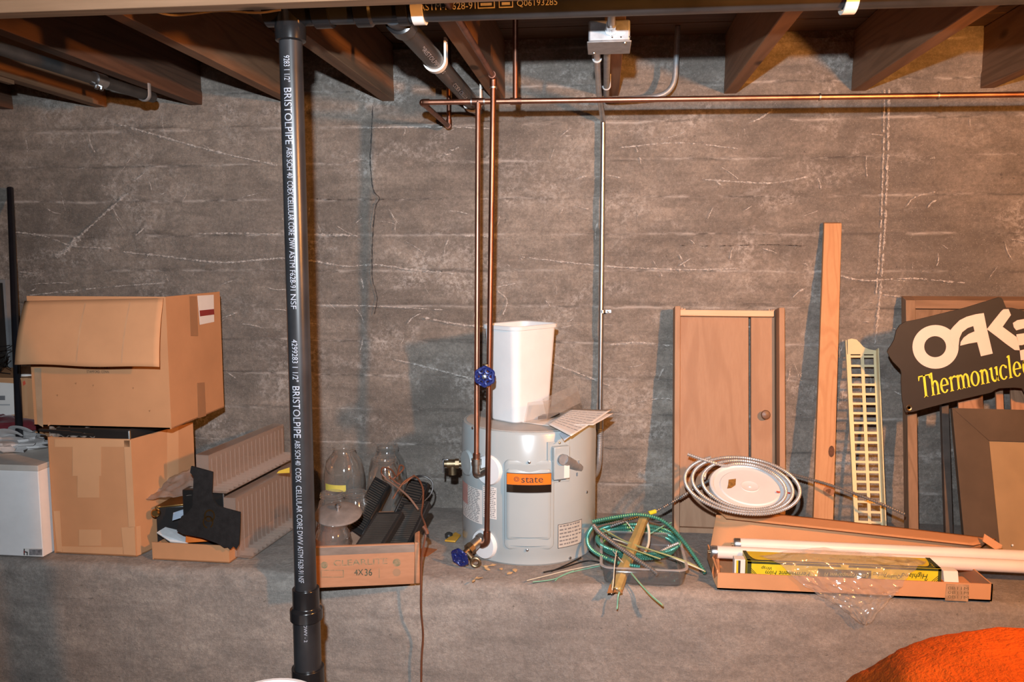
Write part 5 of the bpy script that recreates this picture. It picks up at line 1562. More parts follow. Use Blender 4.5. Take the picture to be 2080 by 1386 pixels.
wire('white cable bent upright at the tub back', [(1313, 1056, 2.45), (1318, 1080, 2.43), (1317, 1105, 2.40), (1310, 1122, 2.37)], M_WW, .0042)
wire('grey wire poking up at back left of tub', [(1272, 1060, 2.45), (1288, 1080, 2.42)], M_WW, .0018)
wire('grey-green wire pair poking out back right of tub', [(1320, 1085, 2.44), (1345, 1070, 2.47), (1364, 1062, 2.50)], M_WG, .0018)
wire('thin ivory wire lying steeply on the tub left', [(1245, 1120, 2.30), (1256, 1133, 2.27), (1268, 1146, 2.24)], M_WW, .0014)
wire('black fixture wire crossing behind the stick', [(1312, 1055, 2.48), (1335, 1062, 2.48), (1355, 1060, 2.50)], M_WK, .0016)
# ---- debris on the ledge
o = MB().lathe([(.013, 0), (.013, .012), (.009, .016), (0, .016)], PZ(912, 1092, LEDGE), (0, -.3, 1), 18).build('foil_cap', mat('dark_foil', (.08, .08, .08), .3, .6), None); tag(o, 'small dark cap beside the orange packet left of heater', 'cap')
o = MB().prism([PZ(903, 1101, LEDGE + .002), PZ(925, 1103, LEDGE + .002), PZ(936, 1090, LEDGE + .002), PZ(925, 1084, LEDGE + .002)], (0, 0, .006)).build('candy_packet', mat('amber_packet', (.70, .36, .04), .3), None, bevel=.002); tag(o, 'crumpled orange packet left of the heater foot', 'packet')
o = MB().prism([PZ(852, 1117, LEDGE + .001), PZ(862, 1113, LEDGE + .001), PZ(888, 1117, LEDGE + .001), PZ(868, 1131, LEDGE + .001), PZ(852, 1132, LEDGE + .001)], (0, 0, .0015)).build('cardboard_scrap', mat('rust_card', (.30, .115, .04), .8), None, smooth=False); tag(o, 'rust-brown pointed cardboard scrap beside the crate', 'scrap')
M_LEAF = mat('dry_leaf', (.62, .40, .20), .8)
rl = random.Random(9)
for k, (x, y) in enumerate([(985, 1152), (1000, 1150), (1018, 1158), (1035, 1166), (1046, 1160), (972, 1176), (962, 1181), (990, 1158)]):
    c_ = PZ(x, y, LEDGE + .003)
    a = rl.uniform(0, 6); L_ = rl.uniform(.007, .013)
    pts = [c_ + Vector((math.cos(a + q) * L_ * f, math.sin(a + q) * L_ * f, rl.uniform(0, .004))) for q, f in ((0, 1.3), (1.2, .5), (2.2, .8), (3.3, 1.1), (4.6, .6), (5.4, .7))]
    o = MB().prism(pts, (0, 0, .0012)).build('wood_shaving', M_LEAF, None, smooth=False); tag(o, 'curled pale wood shaving in front of the heater', 'shaving', 'wood shavings before the heater')

# ================================================================== wooden shelf box leaning on the wall
s0 = Vector((PZ(1371, 1088, LEDGE).x - .004, 2.64, LEDGE + .001)); s1 = PY(1371, 622, 2.765); s0.x = PY(1369, 1085, 2.64).x
SH = thing('wooden_tray', s0, 'long shallow wooden tray leaning upright against the wall', 'tray')
vv = (s1 - s0); SLn = vv.length; vn = vv.normalized()
un = (PY(1594, 624, 2.765) - s1); SWd = un.length; un = un.normalized()
wn = un.cross(vn); wn = wn if wn.y > 0 else -wn; wn.normalize()
dp = .072; bt2 = .018
def sb(name, u0, u1, v0, v1, w0, w1, m_=None, bev=.0015):
    return MB().obox(s0 + un * u0 + vn * v0 + wn * w0, un * (u1 - u0), vn * (v1 - v0), wn * (w1 - w0)).build(name, m_ or M_SHELF, SH, bevel=bev)
sb('side_board', 0, bt2, 0, SLn, 0, dp); sb('side_board', SWd - bt2, SWd, 0, SLn - .002, 0, dp)
gapu = bt2 + (SWd - 2 * bt2) * .720
sb('back_plank', bt2, gapu, .012, SLn - .03, dp - .022, dp - .008); sb('back_plank', gapu + .008, SWd - bt2 - .004, .012, SLn - .03, dp - .022, dp - .008)
M_RAW = wood('pale_broken_wood', (.70, .47, .30), (.52, .30, .17), 'X')
sb('end_rail', bt2 + .001, SWd - bt2 - .012, SLn - .030, SLn - .010, .022, dp, M_RAW); sb('end_rail', bt2 + .001, SWd - bt2 - .001, .002, .020, .022, dp)
for k in range(9):
    u_0 = (bt2 + .002 + k * .002) if k < 5 else (SWd - bt2 - .026 + (k - 5) * .004)
    p = s0 + un * u_0 + vn * (SLn - .014) + wn * .024
    m = MB(); m.tube([p, p + un * random.uniform(-.004, .016) + vn * random.uniform(.004, .012) - wn * random.uniform(.0, .006)], .0012, 5); m.build('splinter', M_RAW, SH)
pk = s0 + un * ((PY(1556, 840, 2.73).x - s0.x) / un.x) + vn * ((PY(1556, 840, 2.73).z - s0.z) / vn.z) + wn * (dp - .022)
MB().lathe([(.007, 0), (.006, .012), (.013, .018), (.0155, .024), (.013, .030), (.004, .033), (0, .033)], pk, -wn, 24).build('knob', M_KNOB, SH)

# ---- pine board
bt0 = PY(1690, 452, 2.835)
b_top0, b_top1 = PY(1672, 452, 2.832), PY(1707, 452, 2.832)
b_m0, b_m1 = PY(1650, 1046, 2.66), PY(1690, 1046, 2.66)
dv0 = b_m0 - b_top0; dv0 = dv0 * ((LEDGE + .001 - b_top0.z) / dv0.z); dv1 = b_m1 - b_top1; dv1 = dv1 * ((LEDGE + .001 - b_top1.z) / dv1.z)
pb = thing('pine_board', b_top0 + dv0, 'tall narrow fresh pine board leaning on the wall', 'board')
th_ = Vector((0, .018, .004))
MB().hexa([b_top0 + dv0 - th_ * .9, b_top1 + dv1 - th_ * .9, b_top1 + dv1, b_top0 + dv0, b_top0 - th_ * .9, b_top1 - th_ * .9, b_top1, b_top0]).build('board', M_PINE, pb, bevel=.001)
def bpt(u, v):
    a = b_top0.lerp(b_top0 + dv0, v); b_ = b_top1.lerp(b_top1 + dv1, v)
    return a.lerp(b_, u) - th_ * .95
def bdecal(name, cu, cv, ru, rv, m_, n=14):
    MB().add([bpt(cu + ru * math.cos(t), cv + rv * math.sin(t)) for t in [2 * math.pi * k / n for k in range(n)]], [tuple(range(n))]).build(name, m_, pb, smooth=False)
vz = lambda y: (PY(1670, y, 2.75).z - b_top0.z) / (dv0.z)
bdecal('wood_knot', .72, vz(980), .30, .016, mat('knot_wood', (.33, .14, .06), .6))
bdecal('wood_knot', .72, vz(980), .16, .008, mat('knot_core', (.22, .085, .035), .6))
bdecal('pitch_stain', .80, vz(905), .16, .018, mat('dark_pitch', (.14, .05, .02), .7, var=.3, scale=120))

# ---- cream plastic rack
rt0, rt1 = PY(1722, 720, 2.80), PY(1779, 720, 2.80); rb_0, rb_1 = PY(1738, 1052, 2.63), PY(1793, 1052, 2.63)
rdl = rb_0 - rt0; rdl = rdl * ((LEDGE + .002 - rt0.z) / rdl.z); rdr = rb_1 - rt1; rdr = rdr * ((LEDGE + .002 - rt1.z) / rdr.z)
RK = thing('lattice_rack', rt0 + rdl, 'cream plastic lattice rack leaning beside the pine board', 'rack')
rw = rt1 - rt0; rnrm = rw.cross(rdl).normalized(); rnrm = rnrm if rnrm.y < 0 else -rnrm
def rp(u, v):
    return rt0.lerp(rt0 + rdl, v).lerp(rt1.lerp(rt1 + rdr, v), u)
def bar(name, u0, u1, v0, v1, t=.004, lift=0):
    P_ = [rp(u0, v1), rp(u1, v1), rp(u1, v0), rp(u0, v0)]
    return MB().prism([p + rnrm * lift for p in P_], -rnrm * t).build(name, M_CREAM, RK, smooth=False)
bar('stile', -.05, .10, 0, 1); bar('stile', .455, .575, 0, 1); bar('stile', .92, 1.0, 0, 1)
RN = 19
for k in range(RN + 1):
    v = .012 + k * (.975 / RN)
    bar('rung', .10, .455, v - .006, v + .006); bar('rung', .575, .92, v - .006, v + .006)
P_ = [rp(1.0, 1), rp(1.13, 1), rp(1.13, -.02), rp(1.0, -.02)]
MB().prism([rp(1.0, 1), rp(1.0, -.025), rp(1.0, -.025) + rnrm * .024, rp(1.0, 1) + rnrm * .024], rw.normalized() * .003).build('side_flange', M_CREAM, RK, smooth=False)
MB().prism([rp(-.05, 1), rp(-.05, -.075), rp(-.05, -.075) + rnrm * .010, rp(-.05, 1) + rnrm * .010], -rw.normalized() * .003).build('side_flange', M_CREAM, RK, smooth=False)
tpx = [(1722, 720), (1722, 690), (1730, 688), (1740, 690), (1747, 697), (1754, 705), (1766, 710), (1783, 713), (1779, 720)]
MB().prism([PY(x, y, 2.80) for x, y in tpx], (0, .004, 0)).build('top_panel', M_CREAM, RK, smooth=False)

# ================================================================== frames at the right
def bar3(par, name, a, b_, w, t, m_, bev=.0015):
    """bar from a to b_ of face width vector w and depth t"""
    a, b_ = Vector(a), Vector(b_)
    return MB().obox(a, b_ - a, Vector(w), Vector(t)).build(name, m_, par, bevel=bev)
zF = PY(1850, 612, 2.79).z
f1 = thing('window_screen', PY(1850, 1060, 2.70), 'big old wooden screen frame leaning behind the black sign', 'screen')
fl0 = PY(1840, 610, 2.77); flb = PY(1846, 1062, 2.64); dF = flb - fl0; dF = dF * ((LEDGE + .001 - fl0.z) / dF.z)
bar3(f1, 'stile', fl0, fl0 + dF, (.030, 0, 0), (0, .045, .012), M_OLDW)
rgt = Vector((.62, 0, 0))
bar3(f1, 'stile', fl0 + rgt, fl0 + rgt + dF, (.030, 0, 0), (0, .045, .012), M_OLDW)
bar3(f1, 'top_rail', fl0 + Vector((.030, 0, 0)), fl0 + rgt, (0, 0.006, -.028), (0, .045, .012), wood('old_rail_wood', (.30, .185, .115), (.16, .095, .055), 'X'))
bar3(f1, 'top_rail', fl0 + Vector((.030, .012, -.032)), fl0 + rgt + Vector((0, .012, -.032)), (0, 0.01, -.055), (0, .02, .005), M_OLDW)
xs_ = PY(1912, 850, 2.68).x
f2_ = thing('slatted_panel', (xs_, 2.62, LEDGE), 'dark slatted panel standing behind the brown framed board', 'panel')
q0_ = PY(1912, 800, 2.70); q1_ = PY(1921, 1078, 2.58); dq = (q1_ - q0_); q0_ = q0_ - dq * .1; dq = dq * ((LEDGE + .001 - q0_.z) / dq.z)
bar3(f2_, 'stile', q0_, q0_ + dq, (.022, 0, 0), (0, .02, .006), mat('grey_dark_wood', (.10, .075, .06), .7, var=.2, scale=20))
bar3(f2_, 'stile', q0_ + Vector((.42, 0, 0)), q0_ + dq + Vector((.42, 0, 0)), (.022, 0, 0), (0, .02, .006), M_OLDW)
M_REDW = wood('reddish_wood', (.40, .22, .13), (.24, .12, .065), 'Z')
for xa, w__ in ((1945, .075), (2022, .022), (2052, .05)):
    p_ = PY(xa, 770, 2.71)
    bar3(f2_, 'back_slat', p_, p_ + dq * ((LEDGE + .003 - p_.z) / dq.z), (w__, 0, 0), (0, .010, .003), M_REDW)
bar3(f2_, 'top_rail', q0_ + Vector((.022, 0, 0)), q0_ + Vector((.42, 0, 0)), (0, 0, -.03), (0, .018, .004), M_OLDW)
# brown picture with wide mitred frame and tan board
o_tl = PY(1934, 829, 2.60); o_bl = PY(1962, 1130, 2.47)
dP = o_bl - o_tl; dP = dP * ((LEDGE + .001 - o_tl.z) / dP.z)
pic = thing('framed_board', o_tl + dP, 'tan board in a wide dark brown mitred frame at right edge', 'picture')
uP = Vector((1, -.02, -.004)).normalized(); PWd = .46; nP = dP.cross(uP).normalized(); nP = nP if nP.y < 0 else -nP
vP = dP.normalized(); PHt = dP.length; fw_ = .098
def pp(u, v): return o_tl + uP * u + vP * v
M_PFR = mat('brown_painted_frame', (.085, .058, .038), .75, var=.15, scale=7)
M_TAN = mat('tan_hardboard', (.34, .23, .12), .8, var=.12, scale=5)
fb = .05
for nm, pts in (('frame_rail', [pp(0, 0), pp(PWd, 0), pp(PWd - fw_, fw_), pp(fw_, fw_)]), ('frame_rail', [pp(0, .0), pp(fw_, fw_), pp(fw_, PHt - fb), pp(0, PHt)]), ('frame_rail', [pp(PWd, 0), pp(PWd, PHt), pp(PWd - fw_, PHt - fb), pp(PWd - fw_, fw_)]), ('frame_rail', [pp(0, PHt), pp(fw_, PHt - fb), pp(PWd - fw_, PHt - fb), pp(PWd, PHt)])):
    MB().prism(pts, -nP * .018).build(nm, M_PFR, pic, bevel=.0012)
MB().prism([pp(fw_ - .004, fw_ - .004), pp(PWd - fw_ + .004, fw_ - .004), pp(PWd - fw_ + .004, PHt - fb + .004), pp(fw_ - .004, PHt - fb + .004)], -nP * .004).build('tan_board', M_TAN, pic, smooth=False).location = -nP * .006
MB().lathe([(.003, 0), (0, .0015)], on_plane(2057, 1108, o_tl, nP), nP, 10).build('pale_nail', M_WHITEP, pic)

# ================================================================== black shop sign
SY = 2.60
def sg(cx, cy, dy=0.0):
    return PY(1660 + cx * .20202, 580 + cy * .20202, SY) + Vector((0, dy, 0))
sign = thing('shop_sign', sg(900, 1270), 'black cut-out sign with large pale letters and yellow script word', 'sign')
ol = [(890, 365), (1000, 345), (1100, 322), (1300, 272), (1500, 222), (1700, 160), (1825, 120), (1850, 122), (1868, 145), (1885, 190), (1900, 225), (1960, 225), (2030, 240), (2110, 270), (2300, 240), (2550, 250), (2640, 330), (2660, 900), (2560, 1120), (2300, 1140), (2120, 1110), (2085, 1085), (2060, 1035), (1980, 1028), (1830, 1035), (1790, 1052), (1750, 1078), (1500, 1135), (1250, 1195), (1050, 1248), (960, 1272), (890, 1276), (872, 1230), (858, 1175), (850, 1080), (845, 960), (848, 880), (838, 845), (810, 815), (765, 770), (725, 710), (706, 670), (716, 640), (745, 600), (775, 545), (785, 500), (795, 455), (830, 400)]
M_SIGN = mat('black_sign_board', (.022, .019, .018), .6, var=.1)
MB().prism([sg(*p) for p in ol], (0, .006, 0)).build('sign_board', M_SIGN, sign, smooth=False)
M_PINKW = mat('pale_pink_lettering', (.74, .60, .54), .6, var=.03)
M_YEL = mat('lime_yellow_lettering', (.78, .76, .06), .5, var=.05)
def flat(name, m_, pts, dy=-.0012):
    MB().prism([sg(x, y, dy) for x, y in pts], (0, .0010, 0)).build(name, m_, sign, smooth=False)
def arcp(cx, cy, rx, ry, a0, a1, n=24):
    return [(cx + rx * math.cos(math.radians(a0 + (a1 - a0) * k / n)), cy + ry * math.sin(math.radians(a0 + (a1 - a0) * k / n))) for k in range(n + 1)]
o1 = arcp(1188, 618, 232, 220, 0, 360, 48)[:-1]; o2 = arcp(1184, 616, 110, 106, 0, 360, 48)[:-1]
m = MB(); m.add([sg(x, y, -.0012) for x, y in o1 + o2], [(k, (k + 1) % 48, 48 + (k + 1) % 48, 48 + k) for k in range(48)]); m.build('letter_o', M_PINKW, sign, smooth=False)
flat('letter_a', M_PINKW, dy=-.0018, pts=[(1335, 452), (1370, 410), (1430, 350), (1500, 315), (1590, 290), (1672, 278), (1700, 420), (1762, 685), (1644, 712), (1606, 570), (1520, 585), (1436, 606), (1440, 570), (1470, 525), (1520, 488), (1580, 462), (1567, 408), (1510, 428), (1455, 470), (1428, 530), (1420, 600), (1405, 660), (1380, 640), (1340, 560)])
flat('letter_k', M_PINKW, [(1705, 440), (1760, 370), (1850, 258), (1872, 240), (1922, 238), (1946, 298), (1905, 355), (1862, 416), (1935, 470), (2012, 526), (2035, 652), (1985, 650), (1900, 590), (1800, 512)])
flat('letter_l', M_PINKW, [(1966, 378), (2010, 350), (2079, 338), (2160, 340), (2165, 400), (2079, 430), (2000, 452), (1975, 420)])
flat('letter_l', M_PINKW, [(2000, 492), (2160, 470), (2170, 560), (2060, 600), (2015, 602)])
flat('letter_l', M_PINKW, [(2035, 655), (2180, 620), (2190, 700), (2079, 750), (2045, 752)])
# yellow serif word, letter by letter
def glyph_parts(ch):
    """polygons in units of x-height 1; returns (advance, list of polys)"""
    R = []
    def stem(x, y0, y1, w=.17, foot=True, head=False):
        R.append([(x, y0), (x + w, y0), (x + w, y1), (x, y1)])
        if foot:
            R.append([(x - .10, y0), (x + w + .10, y0), (x + w + .02, y0 + .07), (x - .02, y0 + .07)])
        if head:
            R.append([(x - .12, y1 - .10), (x, y1 - .17), (x + .02, y1), (x, y1)])
    def arch(x0, x1, yt, w=.17, yb=.5):
        cx = (x0 + x1) / 2; rx = (x1 - x0) / 2
        ou = [(cx + rx * math.cos(a), yb + (yt - yb) * math.sin(a)) for a in [math.pi * k / 10 for k in range(11)]]
        inn = [(cx - .02 + (rx - w) * math.cos(a), yb + (yt - .12 - yb) * math.sin(a)) for a in [math.pi * k / 10 for k in range(11)]]
        R.append(ou + inn[::-1])
    def ring(cx, rx, a0=0, a1=360, w=.19, wt=.08):
        n = 24
        ou = [(cx + rx * math.cos(math.radians(a0 + (a1 - a0) * k / n)), .5 + .52 * math.sin(math.radians(a0 + (a1 - a0) * k / n))) for k in range(n + 1)]
        inn = [(cx + (rx - w) * math.cos(math.radians(a0 + (a1 - a0) * k / n)), .5 + (.52 - wt) * math.sin(math.radians(a0 + (a1 - a0) * k / n))) for k in range(n + 1)]
        for k in range(n):
            R.append([ou[k], ou[k + 1], inn[k + 1], inn[k]])
    adv = .8
    if ch == 'T':
        stem(.42, 0, 1.5, .20); R.append([(.0, 1.42), (1.04, 1.42), (1.04, 1.5), (0, 1.5)]); R.append([(0, 1.5), (.0, 1.18), (.06, 1.18), (.14, 1.42)]); R.append([(1.04, 1.5), (1.04, 1.18), (.98, 1.18), (.90, 1.42)]); adv = .95
    elif ch == 'h':
        stem(.12, 0, 1.55, head=True); arch(.16, .74, 1.0, yb=.6); stem(.57, 0, .62); adv = .84
    elif ch == 'e':
        ring(.40, .38, 0, 320); R.append([(.08, .48), (.74, .48), (.74, .56), (.08, .56)]); adv = .80
    elif ch == 'r':
        stem(.12, 0, 1.0, head=True); R.append([(.26, .62), (.36, .86), (.50, .90), (.62, .86), (.62, 1.0), (.50, 1.03), (.36, .98), (.26, .85)]); adv = .60
    elif ch == 'm':
        stem(.12, 0, 1.0, head=True); arch(.16, .72, 1.0, yb=.6); stem(.55, 0, .62); arch(.60, 1.16, 1.0, yb=.6); stem(.99, 0, .62); adv = 1.27
    elif ch == 'n':
        stem(.12, 0, 1.0, head=True); arch(.16, .74, 1.0, yb=.6); stem(.57, 0, .62); adv = .84
    elif ch == 'u':
        stem(.12, .4, 1.0, foot=False, head=True); stem(.57, 0, 1.0, head=True)
        cx, rx = .43, .31
        R.append([(cx + rx * math.cos(a), .4 - .42 * math.sin(a)) for a in [math.pi * k / 10 for k in range(11)]] + [(cx + .02 + (rx - .17) * math.cos(a), .4 - .30 * math.sin(a)) for a in [math.pi * (10 - k) / 10 for k in range(11)]]); adv = .84
    elif ch == 'o':
        ring(.40, .40); adv = .82
    elif ch == 'c':
        ring(.40, .38, 45, 320); R.append([(.52, .78), (.72, .70), (.72, .88), (.60, .93)]); adv = .76
    elif ch == 'l':
        stem(.12, 0, 1.55, head=True); adv = .42
    elif ch == 'a':
        stem(.50, 0, .8); arch(.10, .67, 1.0, yb=.7); ring(.33, .27); adv = .80
    return adv, R
word = 'Thermonuclear'
adv_tot = sum(glyph_parts(c_)[0] for c_ in 'Thermonucle')
base0 = Vector((1035, 1136)); base1 = Vector((2062, 905)); bd = (base1 - base0); Lb = bd.length; bd.normalize(); bu = Vector((-.11, -1)).normalized()
sclx = Lb / adv_tot; scly = 148.0
x_ = 0
for c_ in word:
    adv, polys = glyph_parts(c_)
    m = MB()
    for pl_ in polys:
        pts = [base0 + bd * ((x_ + a) * sclx) + bu * (b_ * scly * (1.0 if True else 1)) for a, b_ in pl_]
        m.add([sg(p.x, p.y, -.0012) for p in pts], [tuple(range(len(pts)))])
    m.build('yellow_letter', M_YEL, sign, smooth=False)
    x_ += adv
gm = sg(922, 1231, -.001)
MB().lathe([(.0045, 0), (.0045, .001), (.008, .0022), (.0095, .001), (.0095, 0)], gm, (0, -1, 0), 20).build('grommet', M_BRASS, sign)

# ================================================================== long open lamp carton
LX0 = PZ(1457, 1198, LEDGE); LX1 = PZ(2014, 1222, LEDGE)
lb_ = thing('lamp_carton', ((LX0.x + LX1.x) / 2, 2.31, LEDGE), 'long open cardboard carton holding lamp tubes and a film box', 'box')
fy = 2.203; by = 2.425; fh = PY(1458, 1164, fy).z - LEDGE; zf = LEDGE + .0008
t_ = .004
fp_ = MB().box(LX0.x, LX1.x, fy, fy + t_, zf, LEDGE + fh).build('front_panel', M_CARDL, lb_, smooth=False)
MB().box(LX0.x, LX1.x, fy, by, zf, zf + t_).build('bottom_panel', M_CARDL, lb_, smooth=False)
MB().box(LX1.x - t_, LX1.x, fy, by, zf, LEDGE + fh).build('right_panel', M_CARDL, lb_, smooth=False)
MB().prism([(LX0.x, fy, zf), (LX0.x, by, zf), (LX0.x, by, LEDGE + fh), (LX0.x, fy + .02, LEDGE + fh)], (t_, 0, 0)).build('left_panel', M_CARDL, lb_, smooth=False)
zl1 = PY(1462, 1044, by + .015).z; 
bkl = PY(1455, 1046, by + .01); bkr = PY(2000, 1104, by - .02)
def backf(u, v):
    a = Vector((LX0.x + .002, by, zf)).lerp(Vector((LX1.x, by, zf)), u); b_ = bkl.lerp(bkr, u)
    return a.lerp(b_, v)
MB().grid(backf, 16, 6).build('back_panel', M_CARDL, lb_, solid=.004)
# tuck flap folded forward from the top of the back panel
def tuck(u, v):
    return PY(1452 + 570 * u, 1033 + 55 * u + 8 * u * u, by + .045 - .03 * u).lerp(PY(1475 + 520 * u, 1053 + 57 * u, by - .02 - .02 * u), v)
def tuckf(u, v):
    e_ = .012
    uu_ = u
    p = tuck(uu_, v)
    return p
pts_t = [tuck(0, 0)] + [tuck(k / 12, 0) for k in range(1, 12)] + [tuck(.985, 0), tuck(1.0, .15), tuck(.985, .8), tuck(.955, 1)] + [tuck(k / 12, 1) for k in range(11, 0, -1)] + [tuck(.03, 1), tuck(.0, .75)]
MB().grid(lambda u, v: tuck((u if 0 < u < 1 else u) * (1 - .035 * v * v * (1 if u > .5 else 0)), v), 24, 6).build('tuck_flap', M_CARD, lb_, solid=.004)
MB().prism([PY(2000, 1085, by - .03), PY(2036, 1108, by - .06), PY(2034, 1114, by - .06), PY(2022, 1117, by - .06), PY(1996, 1100, by - .04)], (0, .003, 0)).build('end_flap', M_CARD, lb_, smooth=False)
MB().prism([PY(1446, 1165, fy + .005), PY(1452, 1120, by - .03), PY(1458, 1122, by - .03), PY(1460, 1166, fy + .003), PY(1458, 1198, fy + .001), PY(1449, 1178, fy + .02)], (.003, 0, 0)).build('end_flap', M_CARDL, lb_, smooth=False)
F5 = (0, fy, 0)
a = PY(1500, 1201, fy - .001)
text_on(MB(), 'LE', plane_fn(PY(1504, 1186, fy) , (0, 0, -1), (1, 0, 0), lift=-.0012), .018, .017).build('printed_lettering', M_DKGREEN, fp_, smooth=False)
decal('kraft_tape', mat('stamped_tape', (.50, .32, .19), .5, var=.2, scale=60), [(1922, 1186), (1968, 1188), (1966, 1222), (1919, 1220)], F5, (0, -1, 0), fp_)
for k in range(3):
    text_on(MB(), '0B11M', plane_fn(PY(1925, 1197 + k * 9, fy), (1, 0, 0), (0, 0, 1), lift=.002), .052, .008).build('tape_print', mat('brown_ink', (.22, .15, .08), .7), fp_, smooth=False)
# tubes
def tube_lamp(label, a, b_, r=.0185, cap=True):
    a, b_ = Vector(a), Vector(b_); d = (b_ - a).normalized()
    t = thing('fluorescent_tube', a, label, 'lamp tube', 'white fluorescent tubes in the carton')
    MB().tube([a + d * .018, b_ - d * .018], r, 28).build('glass_tube', M_TUBEG, t)
    for p, s in ((a, 1), (b_, -1)):
        MB().lathe([(0, 0), (r * .86, 0), (r, .004), (r, .019), (r * .96, .019)], p, d * s, 28).build('end_cap', M_GALV, t)
        for q in (-.006, .006):
            MB().tube([p + Vector((0, q, 0)) - d * s * .007, p + Vector((0, q, 0))], .0014, 8).build('contact_pin', M_BRASS, t)
    return t
a1 = PY(1443, 1121, 2.335); b1_ = PY(2085, 1152, 2.325); d1 = (b1_ - a1).normalized()
tube_lamp('front white fluorescent tube with exposed metal end cap', a1, a1 + d1 * 1.19, .0182)
a2 = PY(1490, 1105, 2.376); b2_ = PY(2085, 1131, 2.366); d2 = (b2_ - a2).normalized()
tube_lamp('rear white fluorescent tube lying along the carton back', a2, a2 + d2 * 1.15, .0172)
# second film box behind (dark green edge)
gbx = thing('film_box', PY(1700, 1110, 2.385), 'narrow dark green and yellow box behind the tubes', 'box')
p0_ = PY(1536, 1101, 2.385); p1_ = PY(1905, 1119, 2.375)
MB().obox(Vector((p0_.x, 2.398, zf + .005)), Vector((p1_.x - p0_.x, -.008, 0)), (0, .016, 0), (0, 0, min(p0_.z, p1_.z) - zf - .006)).build('box_body', M_DKGREEN, gbx, bevel=.001)
MB().obox(Vector((p1_.x, 2.391, zf + .005)), (.012, 0, 0), (0, .014, 0), (0, 0, p1_.z - zf - .010)).build('box_end', M_YELLOW, gbx, bevel=.001)
# yellow film box
yb = thing('film_box', PY(1715, 1180, 2.24), 'yellow and green film wrap box lying upside down in carton', 'box')
y0 = PY(1524, 1141, 2.222); y1 = PY(1908, 1156, 2.222); yt0 = PY(1519, 1120, 2.268)
yL = PY(1518, 1141, 2.224).x; yR = PY(1912, 1156, 2.224).x
zt1 = (y0.z + y1.z) / 2; ydep = .078
zy0 = zf + .006
body = MB().box(yL, yR, 2.224, 2.224 + ydep, zy0, zt1).build('box_body', M_YELLOW, yb, bevel=.0012)
FY = (0, 2.224, 0); FT = (0, 0, zt1)
gx = yL; W_ = yR - yL; hF = zt1 - zy0
def front(name, m_, pts, lift=.0012):
    MB().add([Vector((yL + u * W_, 2.224 - lift, zt1 - v * hF * .66)) for u, v in pts], [tuple(range(len(pts)))]).build(name, m_, body, smooth=False)
def topf(name, m_, pts, lift=.0012):
    MB().add([Vector((yL + u * W_, 2.224 + v * ydep, zt1 + lift)) for u, v in pts], [tuple(range(len(pts)))]).build(name, m_, body, smooth=False)
front('green_border', M_DKGREEN, [(0, 0), (1, 0), (1, .14), (0, .14)]); front('green_border', M_DKGREEN, [(0, 0), (.022, 0), (.022, 1), (0, 1)]); front('green_border', M_DKGREEN, [(.985, 0), (1, 0), (1, 1), (.985, 1)])
topf('green_border', M_DKGREEN, [(0, 0), (1, 0), (1, .13), (0, .13)]); topf('green_border', M_DKGREEN, [(0, 0), (.02, 0), (.02, 1), (0, 1)]); topf('green_border', M_DKGREEN, [(.975, 0), (1, 0), (1, 1), (.975, 1)])
for k in range(5):
    front('green_stripe', M_DKGREEN, [(.022, .42 + k * .12), (.022, .47 + k * .12), (.022 + max(.002, .045 - k * .007), 1.0), (.022 + max(.002, .045 - k * .007) + .004, 1.0)] if k < 4 else [(.022, .9), (.022, 1), (.03, 1)])
    front('green_stripe', M_DKGREEN, [(.985, .42 + k * .12), (.985, .47 + k * .12), (.985 - max(.002, .050 - k * .008), 1.0), (.985 - max(.002, .050 - k * .008) - .004, 1.0)] if k < 4 else [(.985, .9), (.985, 1), (.977, 1)])
    topf('green_stripe', M_DKGREEN, [(.02, .2 + k * .15), (.02, .25 + k * .15), (.06 - k * .008, .13), (.056 - k * .008, .13)])
    topf('green_stripe', M_DKGREEN, [(.975, .2 + k * .15), (.975, .25 + k * .15), (.925 + k * .009, .13), (.929 + k * .009, .13)])
front('green_panel', M_DKGREEN, [(.37, .28), (.645, .28), (.645, .90), (.37, .90)], .0016)
front('yellow_notch', M_YELLOW, [(.485, 0), (.53, 0), (.525, .16), (.49, .16)], .0018)
def fsay(s, u0, u1, v0, v1, m_, lift=.002):
    """upside-down lettering on the front of the yellow box"""
    o_ = Vector((yL + u1 * W_, 2.224 - lift, zt1 - v0 * hF * .66))
    text_on(MB(), s, lambda a, b_: o_ + Vector((-a + b_ * .0 - b_ * .25, 0, -b_)), (u1 - u0) * W_ * .96, (v1 - v0) * hF * .66).build('box_lettering', m_, body, smooth=False)
fsay('Wrap', .075, .135, .22, .48, M_DKGREEN); fsay('Permanent Film', .09, .33, .52, .80, M_DKGREEN)
fsay('A', .918, .935, .62, .86, M_DKGREEN); fsay('Highland', .80, .935, .24, .62, M_DKGREEN); fsay('Quality', .725, .80, .42, .70, M_DKGREEN); fsay('Product', .655, .725, .34, .62, M_DKGREEN)
fsay('Roll Transparent Fi', .40, .635, .42, .72, mat('gold_box_print', (.70, .62, .20), .4), .0024)
def tsay(s, u0, u1, v0, v1):
    o_ = Vector((yL + u1 * W_, 2.224 + v1 * ydep, zt1 + .002))
    text_on(MB(), s, lambda a, b_: o_ + Vector((-a, -b_, 0)), (u1 - u0) * W_, (v1 - v0) * ydep).build('box_lettering', mat('faded_box_print', (.50, .40, .05), .5), body, smooth=False)
tsay('Highland', .80, .90, .35, .75); tsay('Film Wrap', .45, .60, .35, .65)
